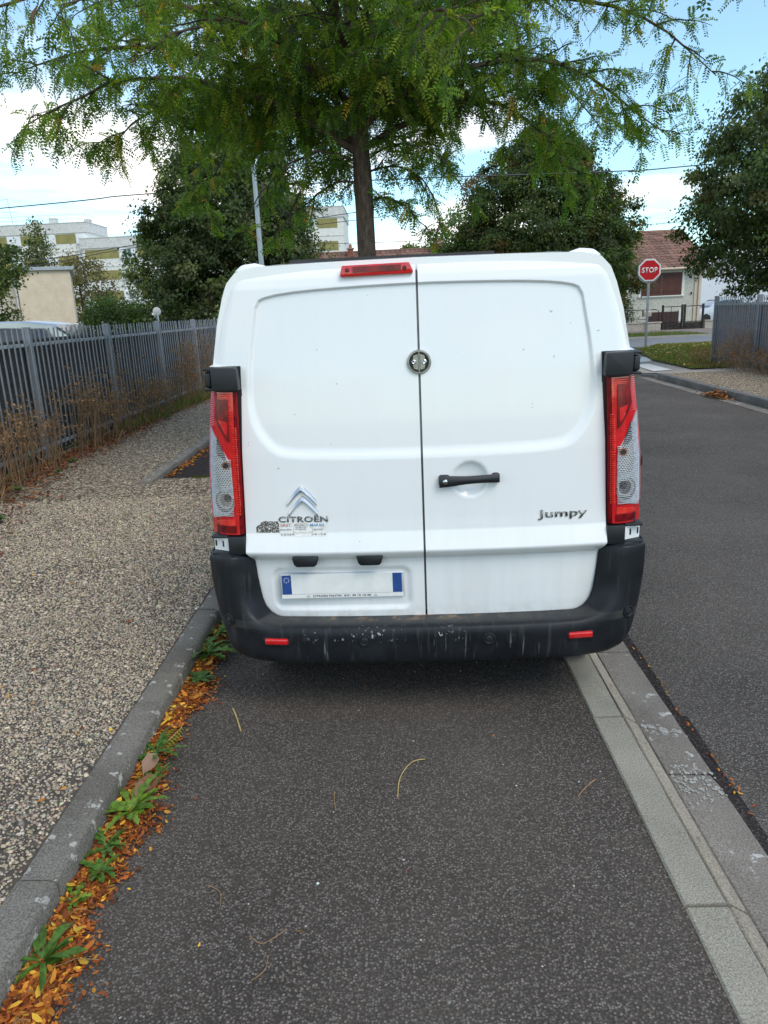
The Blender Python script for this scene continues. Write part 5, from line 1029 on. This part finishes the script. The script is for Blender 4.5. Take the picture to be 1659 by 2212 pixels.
# ================================================================== pebbles of the exposed aggregate pavement (near the camera)
def pebbles(name, y0, y1, sp, par_mat):
    xs = []; 
    ny = int((y1-y0)/sp); xl = -5.2
    gy_, gx_ = np.meshgrid(np.arange(y0, y1, sp), np.arange(xl, -1.235, sp), indexing='ij'); p = np.stack([gx_.ravel(), gy_.ravel()], 1)+rng.uniform(-.44, .44, (gx_.size, 2))*sp
    m = (p[:, 0] < -1.235) & (p[:, 0] > -.60*p[:, 1]-.25) & (p[:, 0] > -4.4); p = p[m]
    nzv = np.sin(p[:, 0]*2.3+p[:, 1]*1.1)+np.sin(p[:, 0]*5.1-p[:, 1]*3.2)+np.sin(p[:, 1]*4.7+1); p = p[rng.random(len(p)) < .84-.14*(nzv < -.8)]
    n = len(p); a = rng.uniform(0, math.pi, n); sc = sp*rng.lognormal(-.58, .28, n); el = rng.uniform(.62, .98, n); hh = sc*rng.uniform(.42, .75, n)
    k = 5; th = np.arange(k)*2*math.pi/k; ring = np.stack([np.cos(th), np.sin(th)], 1); V = np.zeros((n, 2*k+1, 3), np.float32)
    irr = 1+rng.uniform(-.22, .22, (n, k)); ca, sa = np.cos(a)[:, None], np.sin(a)[:, None]
    for l, (fr, fz) in enumerate(((1.0, -.15), (.72, .72))):
        ux = ring[None, :, 0]*sc[:, None]*fr*irr; uy = ring[None, :, 1]*(sc*el)[:, None]*fr*irr
        V[:, l*k:(l+1)*k, 0] = p[:, None, 0]+ux*ca-uy*sa; V[:, l*k:(l+1)*k, 1] = p[:, None, 1]+ux*sa+uy*ca; V[:, l*k:(l+1)*k, 2] = .094+hh[:, None]*fz*rng.uniform(.85, 1.1, (n, k))
    V[:, 2*k, 0] = p[:, 0]; V[:, 2*k, 1] = p[:, 1]; V[:, 2*k, 2] = .094+hh
    tri = []
    for i in range(k): j = (i+1) % k; tri += [(i, j, k+j), (i, k+j, k+i), (k+i, k+j, 2*k)]
    F = (np.array(tri)[None]+(np.arange(n)*(2*k+1))[:, None, None]).reshape(-1, 3)
    c = pal(n, [(.52, .445, .335), (.41, .34, .245), (.315, .255, .182), (.205, .168, .125), (.35, .25, .15), (.24, .225, .19), (.12, .10, .076)], [13, 28, 28, 13, 4, 8, 6], .13)
    npmesh(name, V.reshape(-1, 3), F, 'pebble', smooth=True, col=np.repeat(c, 2*k+1, 0), kind='stuff', label='pale pebbles of the exposed aggregate pavement'); return n
NP = pebbles('pebbles', 1.5, 4.0, .0102, None)+pebbles('pebbles', 4.0, 6.95, .0132, None)

# ================================================================== leaf litter
def litter(name, P3, size, cols, w, label, curl=.35, ratio=.42, lift=.012):
    n = len(P3); r = rng; D = unit(np.stack([r.normal(0, 1, n), r.normal(0, 1, n), r.normal(0, .22, n)], 1)); N = unit(np.stack([r.normal(0, .38, n), r.normal(0, .38, n), np.ones(n)], 1)); L = size*r.uniform(.65, 1.35, n)
    S = unit(np.cross(D, N)); Nn = np.cross(S, D); W_ = L*ratio*r.uniform(.7, 1.2, n); cu = L*curl*r.uniform(-.3, 1, n); V = np.zeros((n, 6, 3)); P3 = P3-D*(L*.5)[:, None]+np.array([0, 0, 1])*(lift*r.random(n))[:, None]
    def at(u, s, c): return P3+D*(L*u)[:, None]+S*(W_*s)[:, None]+Nn*(cu*c)[:, None]
    for i, (u, s, c) in enumerate(((0, 0, .35), (.3, .5, .1), (.72, .42, .12), (1, 0, .5), (.72, -.42, .12), (.3, -.5, .1))): V[:, i] = at(u, s, c)
    F = np.concatenate([np.stack([b+np.arange(n)*6 for b in q], 1) for q in ((0, 1, 2, 5), (5, 2, 3, 4))]); c = pal(n, cols, w, .2)
    o = npmesh(name, V.reshape(-1, 3), F, 'dry_leaf', col=np.repeat(np.clip(c, .003, 1), 6, 0), kind='stuff', label=label); return o
OR = [(.42, .125, .02), (.31, .08, .016), (.20, .05, .013), (.58, .25, .03), (.72, .42, .045), (.11, .035, .014)]
n = 18000; yy = 1.25+2.7*rng.random(n)**1.15; wdt = np.interp(yy, [1.25, 1.7, 2.0, 2.35, 2.75, 3.0, 3.25, 3.4, 3.95], [.155, .14, .145, .145, .09, .07, .20, .10, .05])*(1+.16*np.sin(yy*9)+.14*np.sin(yy*23)+.10*np.sin(yy*57))
u_ = np.minimum(np.abs(rng.normal(0, .42, n)), 1.6); xx = -1.095+wdt*u_; P3 = np.stack([xx, yy, .004+.030*np.clip(1-u_, 0, 1)**1.5*rng.random(n)], 1)
litter('leaf_litter', P3, .0205, OR, [30, 26, 18, 12, 4, 14], 'orange fallen leaflets heaped along the kerb foot')
m_ = rng.choice(n, 240, replace=False); litter('large_leaflets', P3[m_]+np.array([0, 0, .014]), .036, OR, [16, 8, 6, 30, 34, 2], 'larger yellow leaflets lying on top of the kerb litter')
sk_ = MB()
for i in m_[:70]:
    a_ = random.uniform(0, 6.28); l_ = random.uniform(.05, .13); p_ = P3[i]+np.array([0, 0, .02]); sk_.tube([tuple(p_), tuple(p_+np.array([math.cos(a_)*l_*.5, math.sin(a_)*l_*.5+.01, .006])), tuple(p_+np.array([math.cos(a_)*l_, math.sin(a_)*l_, -.004]))], .0012, 4, False)
sk_.build('litter_stalks', 'twig', kind='stuff', label='thin dry stalks mixed into the kerb litter')
n = 14; litter('scattered_leaves', np.stack([np.concatenate([rng.normal(-.78, .10, n//2), rng.uniform(-1.0, .78, n//2)]), rng.uniform(1.3, 3.6, n), np.full(n, .004)], 1), .022, OR, [24, 10, 10, 30, 20, 4], 'few loose yellow leaflets scattered on the parking bay', lift=.003)
n = 150; litter('scattered_leaves', np.stack([rng.uniform(-4, -1.25, n), rng.uniform(1.8, 8, n), np.full(n, .106)], 1), .026, OR, [22, 10, 14, 26, 12, 6], 'few loose orange leaflets scattered on the pavement', lift=.004)
n = 9000; yy = rng.uniform(5.0, 19, n); u_ = rng.random(n)**.8; u_ = np.minimum(np.abs(rng.normal(0, .55, n)), 1.7); xx = -4.42+(.50+.05*np.sin(yy*1.3)+np.interp(yy, [5, 7, 9, 19], [.40, .30, .0, -.15]))*u_; litter('leaf_litter', np.stack([xx, yy, .103+.02*rng.random(n)], 1), .048, [(.26, .075, .022), (.19, .055, .020), (.12, .045, .022), (.34, .14, .04), (.10, .07, .035)], [22, 24, 24, 8, 14], 'rust brown fallen leaves along the foot of the left fence')
n = 420; litter('leaf_litter', np.stack([pit[0]+.02+np.abs(rng.normal(0, .05, n)), rng.uniform(pit[1]+.2, 10.6, n), np.full(n, .072)], 1), .034, OR, [30, 20, 10, 16, 8, 6], 'orange leaves along the edging of the dark asphalt patch')
n = 260; a = rng.normal(0, 1, n); litter('leaf_heap', np.stack([5.70+rng.normal(0, .06, n), 13.45+a*.22, -.01+.10*np.exp(-a*a)*rng.random(n)], 1), .085, [(.33, .14, .05), (.42, .20, .08), (.22, .09, .04)], [1, 1, 1], 'heap of orange brown leaves in the far gutter')
n = 60; litter('scattered_leaves', np.stack([1.18+np.abs(rng.normal(0, .02, n)), rng.uniform(1.5, 4.2, n), np.full(n, -.02)], 1), .018, OR, [20, 20, 10, 20, 10, 5], 'few leaflets caught in the tar joint right of the gutter', lift=.002)
# worn remains of white paint across the gutter
pr = random.Random(3); pm_ = MB()
for k in range(620):
    b_ = pr.random() < .4; x = pr.uniform(.99, 1.15); y = (2.84-.42*(x-.99)+pr.gauss(0, .016)) if b_ else pr.gauss(2.47-.25*(x-.99), .06)
    if mnoise.noise(Vector((x*34, y*34, 1))) < -.02: continue
    a = pr.uniform(.0025, .006); q = pr.uniform(0, 1.5); zq = -.0192-.025*(x-.99)+.0006; pm_.add([(x+a*math.cos(q+j*1.257)*pr.uniform(.6, 1.2), y+a*1.5*math.sin(q+j*1.257)*pr.uniform(.6, 1.2), zq) for j in range(5)], [(0, 1, 2, 3, 4)])
pm_.build('paint_remains', 'old_paint', kind='stuff', label='worn flecks of white paint across the gutter slabs')
# loose chips on the asphalt
n = 150; cx_ = rng.uniform(-.95, .78, n); cyy = rng.uniform(1.25, 3.6, n); rs_ = rng.lognormal(-5.6, .35, n); oct_ = np.array([(1, 0, 0), (0, 1, 0), (-1, 0, 0), (0, -1, 0), (0, 0, 1), (0, 0, -1)], float); V = oct_[None]*rs_[:, None, None]*rng.uniform(.6, 1.2, (n, 6, 1))*np.array([1, 1, .6])+np.stack([cx_, cyy, np.full(n, .0015)], 1)[:, None]
F = (np.array([(0, 1, 4), (1, 2, 4), (2, 3, 4), (3, 0, 4), (1, 0, 5), (2, 1, 5), (3, 2, 5), (0, 3, 5)])[None]+(np.arange(n)*6)[:, None, None]).reshape(-1, 3)
npmesh('stone_chips', V.reshape(-1, 3), F, 'pebble', col=np.repeat(pal(n, [(.42, .40, .37), (.26, .24, .22), (.30, .22, .16), (.60, .59, .56)], [3, 4, 2, 2], .15), 6, 0), kind='stuff', label='small pale stone chips lying loose on the asphalt')

# ================================================================== weeds
def toothed_leaf(L, W_, lobes, lift, droop, r, n=20, toothy=.5):
    """a strip leaf with lobed margins, in the local frame x = along; returns verts, faces"""
    vs = []
    for i in range(n+1):
        u = i/n; w = W_*math.sin(math.pi*min(1, .06+u*.97))**.7*(.35+.75*u)*(1-toothy*.5*(1+math.cos(u*lobes*2*math.pi)))*.5; w = max(w, W_*.05)
        x = L*u*math.cos(lift*(1-u)); z = L*(math.sin(lift)*u-droop*u*u); back = -.25*w*toothy
        vs += [(x+back*0, w+r.uniform(-.08, .08)*w, z+w*.35), (x, 0, z), (x, -w+r.uniform(-.08, .08)*w, z+w*.35)]
    return vs, [(3*i+j, 3*i+j+1, 3*i+j+4, 3*i+j+3) for i in range(n) for j in (0, 1)]
def rosette(loc, nl, L, W_, lobes, label, seed, up=.7, col=((.075, .17, .025), (.11, .22, .03)), toothy=.5, name='kerb_weed', fan=None):
    r = random.Random(seed); K = empty(name, loc, label=label, cat='weed', group='weeds along the kerb foot')
    nl = int(nl*1.35)
    for i in range(nl):
        a = (2*math.pi*i/nl*2.4+r.uniform(-.35, .35)) if fan is None else r.uniform(*fan); l_ = L*.78*(r.uniform(.7, 1.1) if i % 3 else r.uniform(.35, .65)); li = up*r.uniform(.45, 1.35); vs, fs = toothed_leaf(l_, W_*1.15*r.uniform(.6, 1.2), lobes, li, r.uniform(.35, .85)*li, r, toothy=min(.85, toothy*1.25))
        q = Matrix.Rotation(a, 4, 'Z') @ Matrix.Rotation(r.uniform(-.3, .3), 4, 'X'); vs = [q @ Vector(v)+Vector((0, 0, .026)) for v in vs]; mx_ = r.random(); c = tuple(col[0][k]*(1-mx_)+col[1][k]*mx_ for k in range(3))
        npmesh('leaf', [tuple(v) for v in vs], fs, 'leaf_thick', K, smooth=True, col=np.array([c]*len(vs)))
    return K
G1 = ((.050, .125, .018), (.085, .185, .028)); G2 = ((.10, .21, .025), (.15, .27, .035))
rosette((-1.07, 3.82, 0), 11, .17, .045, 4, 'upper dandelion weed touching the van bumper corner', 1, .95, G2, .6)
rosette((-1.06, 3.58, 0), 15, .24, .058, 4, 'large bright dandelion rosette by the left bumper corner', 2, .85, G1, .5)
rosette((-1.03, 3.30, 0), 13, .10, .036, 1, 'small round leaved weed on the leaf litter below the bumper', 3, .6, ((.045, .11, .025), (.07, .15, .03)), .05)
rosette((-1.05, 2.66, 0), 9, .17, .044, 4, 'weed beside the fallen green frond at the kerb joint', 4, .95, G1, .5)
rosette((-1.03, 2.30, 0), 14, .19, .046, 3, 'broad lettuce like weed with big dry leaf beside it', 5, .75, G2, .35)
rosette((-1.05, 2.11, 0), 9, .12, .038, 4, 'jagged weed leaning over the kerb edge below the broad one', 6, .9, G1, .65)
rosette((-1.03, 2.00, 0), 10, .10, .040, 3, 'weed clump in the middle of the heaped orange leaves', 7, .7, G1, .4)
rosette((-1.06, 1.88, 0), 9, .08, .028, 4, 'small lobed weed at the second kerb joint', 8, .8, G2, .7)
rosette((-1.055, 1.655, 0), 13, .165, .036, 2, 'long leaved weed nearest the camera at the kerb', 9, .85, G1, .2)
rosette((-1.0, 2.50, 0), 6, .10, .030, 3, 'little weed between the frond and the broad weed', 10, .8, G1, .5)
# green fallen frond
fr = empty('fallen_frond', (-1.0, 2.86, .03), R_(-105), label='yellow green compound leaf fallen on the orange litter', cat='leaf'); MB().tube([(0, 0, 0), (.10, .01, .012), (.22, -.005, .004)], [.0022, .0018, .001], 5).build('stalk', 'twig_gold', fr)
for j in range(11):
    for s in (-1, 1):
        x = .02+.0185*j; L = .052*math.sin(math.pi*(.2+.7*j/10)); vs = [(x, 0, .01), (x+L*.35, s*L*.45, .014), (x+L*.5, s*L, .006), (x+L*.12, s*L*.55, .012)]
        npmesh('leaflet', vs, [(0, 1, 2, 3)], 'leaf', fr, col=np.array([(.26, .34, .05)]*4))
f2 = empty('fallen_frond', (-1.93, 2.18, .108), R_(20), label='small green leaf piece lying on the pebbled pavement', cat='leaf'); MB().tube([(0, 0, 0), (.10, 0, .004)], .0015, 5).build('stalk', 'twig_gold', f2)
for j in range(7):
    for s in (-1, 1): x = .008+.013*j; npmesh('leaflet', [(x, 0, .004), (x+.012, s*.014, .007), (x+.014, s*.03, .003), (x+.003, s*.016, .006)], [(0, 1, 2, 3)], 'leaf', f2, col=np.array([(.16, .28, .05)]*4))
# big dry leaves
for i, (x, y, a, s) in enumerate([(-1.05, 2.385, .5, .10), (-1.0, 2.33, 2.0, .09), (-1.06, 2.52, 1.2, .085)]):
    lf = tag(npmesh('dry_leaf', [(0, 0, 0), (s*.4, s*.36, .02), (s*.8, s*.3, .035), (s*1.1, 0, .02), (s*.8, -s*.32, .03), (s*.35, -s*.36, .035), (s*.5, 0, .006)], [(0, 1, 6), (1, 2, 6), (2, 3, 6), (3, 4, 6), (4, 5, 6), (5, 0, 6)], 'dry_leaf', smooth=False, col=np.array([[(.22, .10, .055), (.26, .14, .09), (.30, .19, .13)][i]]*7)), ['large curled brown leaf behind the broad kerb weed', 'reddish brown leaf lying under the broad kerb weed', 'pale brown leaf leaning on the kerb near the frond'][i], 'leaf'); lf.location = (x, y, .03); lf.rotation_euler = (.4, -.3, a)
# stalks on the asphalt
def stalk(pts, r, mat, label, grp=None): tag(MB().tube([tuple(p) for p in cr([(x, y, z) for x, y, z in pts], 6)], r, 5).build('leaf_stalk', mat, smooth=True), label, 'stalk', grp)
stalk([(-.06, 2.37, .004), (-.05, 2.48, .012), (-.005, 2.58, .010), (.05, 2.61, .004)], .0018, 'twig_gold', 'golden curved stalk on the asphalt behind the van')
stalk([(-.82, 3.05, .004), (-.79, 2.98, .006), (-.745, 2.86, .004)], .0035, 'twig_gold', 'pale straight stick at the end of the leaf litter')
stalk([(-.30, 2.42, .003), (-.295, 2.36, .006), (-.285, 2.31, .003)], .0016, 'twig', 'short red brown stalk left of the golden one')
stalk([(.86-.17, 2.45, .003), (.64, 2.40, .005), (.60, 2.35, .003)], .0018, 'twig', 'red brown stalk near the pale border strip')
_ys = sorted(random.uniform(1.45, 2.7) for _ in range(3))
for i in range(3):
    x, y = random.uniform(-.85, -.45), _ys[i]; a = random.uniform(0, 6.28); l_ = random.uniform(.06, .16); b = random.uniform(-.9, .9)
    stalk([(x, y, .003), (x+l_*.5*math.cos(a), y+l_*.5*math.sin(a), .007), (x+l_*math.cos(a+b), y+l_*math.sin(a+b), .003)], .0011, 'twig', 'thin curled stalk on the asphalt beside the litter, %s from the camera' % ['first', 'second', 'third', 'fourth', 'fifth', 'sixth', 'seventh', 'eighth', 'ninth'][i], 'thin stalks beside the litter')
# dry weeds along the fences
ORD = ['first', 'second', 'third', 'fourth', 'fifth', 'sixth', 'seventh', 'eighth', 'ninth', 'tenth', 'eleventh', 'twelfth', 'thirteenth', 'fourteenth', 'fifteenth', 'sixteenth']
def dry_weed(loc, h, ns, spread, label, seed, group, leafn=60):
    r = random.Random(seed); nr_ = np.random.default_rng(seed); D = empty('dry_weed', loc, label=label, cat='weed', group=group); st_ = MB(); hp_, hd_ = [], []
    for k in range(ns):
        x, y = r.gauss(0, spread*.6), r.gauss(0, spread); hh = h*r.uniform(.5, 1.1); lx, ly = r.gauss(0, .12), r.gauss(0, .14); p0 = Vector((x, y, -.02)); p1 = Vector((x+lx*.4, y+ly*.4, hh*.55)); p2 = Vector((x+lx, y+ly, hh)); st_.tube([p0, p1, p2], [.0045, .0035, .002], 4, False)
        for b in range(r.randint(2, 6)):
            t_ = r.uniform(.4, 1); q = p1.lerp(p2, (t_-.4)/.6) if t_ > .4 else p1; e = q+Vector((r.gauss(0, .09), r.gauss(0, .09), r.uniform(.02, .14))); st_.tube([q, (q+e)/2+Vector((0, 0, .01)), e], [.0025, .002, .0012], 3, False)
            for _ in range(7): hp_.append(e+Vector((r.gauss(0, .028), r.gauss(0, .028), r.gauss(0, .010))))
    st_.build('stem', 'dry_stem', D)
    Pq = np.array([tuple(v) for v in hp_]); m = len(Pq); L = nr_.uniform(.014, .030, m); v1, _ = leaves(Pq, nr_.normal(0, 1, (m, 3)), nr_.normal(0, 1, (m, 3)), L, L*.8); c1 = pal(m, [(.25, .15, .072), (.33, .205, .10), (.17, .095, .048)], [1, 1, 1], .2, nr_)
    g = leafn; Pb = np.stack([nr_.normal(0, spread*.8, g), nr_.normal(0, spread*1.2, g), nr_.random(g)**2*h*.35], 1); L2 = nr_.uniform(.08, .26, g)*min(1, h); v2, _ = leaves(Pb, nr_.normal(0, .45, (g, 3))+np.array([0, 0, .8]), nr_.normal(0, 1, (g, 3)), L2, L2*.06); c2 = pal(g, [(.26, .18, .08), (.20, .13, .06), (.14, .15, .05)], [2, 2, 1], .2, nr_)
    V = np.concatenate([v1, v2]); npmesh('seed_heads', V, np.arange(len(V)).reshape(-1, 4), 'dry_leaf', D, kind='stuff', col=np.repeat(np.clip(np.concatenate([c1, c2]), .003, 1), 4, 0))
specs = [(-4.05, 6.7, .90, 14), (-4.20, 7.6, .75, 16), (-4.28, 8.35, .85, 16), (-4.32, 9.0, .50, 7), (-4.28, 9.9, .95, 15), (-4.30, 10.6, .80, 16), (-4.26, 11.2, .60, 12), (-4.36, 11.85, 1.15, 9), (-4.24, 12.5, .60, 16), (-4.22, 13.2, .55, 18), (-4.36, 14.3, .95, 7), (-4.38, 15.2, 1.10, 16), (-4.38, 16.1, 1.20, 20), (-4.36, 17.2, 1.15, 16)]
for i, (x, y, h, ns) in enumerate(specs): dry_weed((x, y, .10), h*1.06, int(ns*2.0), .22, 'dry brown weed clump at the left fence foot, %s from the left picture edge' % ORD[i], 70+i, 'dry weeds along the left fence')
for i, (x, y, h) in enumerate([(7.55, 19.0, .35), (7.70, 18.2, .45), (7.75, 17.4, .95), (7.72, 16.6, .50), (7.70, 15.9, .45)]): dry_weed((x, y, .10), h, 26, .28, 'brown dry weed clump at the right fence foot, %s from the fence post' % ORD[i], 95+i, 'dry weeds along the right fence', 150)
# low green plants at the fence foot and grass tufts
def tufts(name, P3, h, cols, label, w=.10):
    n = len(P3); L = h*rng.uniform(.5, 1.2, n); D = rng.normal(0, .38, (n, 3))+np.array([0, 0, 1.0]); v, f = leaves(P3, D, rng.normal(0, 1, (n, 3)), L, L*w); npmesh(name, v, f, 'leaf', col=np.repeat(np.clip(pal(n, cols, [1]*len(cols), .22), .003, 1), 4, 0), kind='stuff', label=label)
n = 3000; y_ = rng.uniform(11.5, 20, n); tufts('grass_tufts', np.stack([-4.42+rng.random(n)**1.3*np.interp(y_, [11.5, 14, 20], [.25, .45, .55]), y_, np.full(n, .10)], 1), .14, [(.09, .13, .03), (.14, .16, .05), (.20, .16, .07)], 'green and straw grass along the left fence', .14)
def inpoly(p, poly):
    ins = np.zeros(len(p), bool)
    for i in range(len(poly)):
        (ax, ay), (bx, by) = poly[i], poly[(i+1) % len(poly)]; ins ^= ((ay > p[:, 1]) != (by > p[:, 1])) & (p[:, 0] < (bx-ax)*(p[:, 1]-ay)/(by-ay+1e-9)+ax)
    return ins
q = np.stack([rng.uniform(7, 11.7, 90000), rng.uniform(18.2, 28.3, 90000)], 1); q = q[inpoly(q, gp)][:30000]; tufts('lawn', np.concatenate([q, np.full((len(q), 1), .05)], 1), .085, [(.12, .17, .035), (.16, .21, .04), (.20, .22, .06), (.26, .23, .09)], 'short yellow green grass of the corner lawn', .22)
q2 = q[rng.choice(len(q), 420, replace=False)]; litter('lawn_leaves', np.concatenate([q2, np.full((len(q2), 1), .10)], 1), .11, [(.40, .26, .12), (.50, .36, .16), (.30, .16, .07)], [1, 1, 1], 'dry leaves lying on the corner lawn', ratio=.6, lift=.02)
n = 9000; tufts('verge_grass', np.stack([rng.uniform(6, 14.4, n), 35.2+rng.random(n)**1.5*4, np.full(n, .02)], 1), .10, [(.10, .15, .04), (.15, .18, .05)], 'thin grass on the verge before the garden wall', .2)
for i, (x, y, s) in enumerate([(-3.55, 6.15, .16), (-3.95, 7.35, .10), (-4.05, 8.9, .10), (-3.9, 8.2, .08), (-4.0, 12.6, .12)]):
    k = rosette((x, y, .10), 10, s, s*.42, 1, ['broad leaved green plant at the left picture edge by the fence', 'small green plant among the brown litter near the fence', 'green seedling under the second fence post', 'little green plant at the litter edge on the pavement', 'fresh green tuft beside the dry grass at the fence'][i], 200+i, .9, ((.05, .12, .02), (.09, .18, .03)), .1, 'fence_weed'); k['group'] = 'green weeds along the left fence'
n = 700; tufts('moss_line', np.stack([rng.uniform(pit[0]+.35, -1.3, n), pit[1]+rng.normal(0, .02, n), np.full(n, .085)], 1), .035, [(.07, .10, .02), (.10, .12, .03)], 'moss along the near edge of the dark asphalt patch', .4)
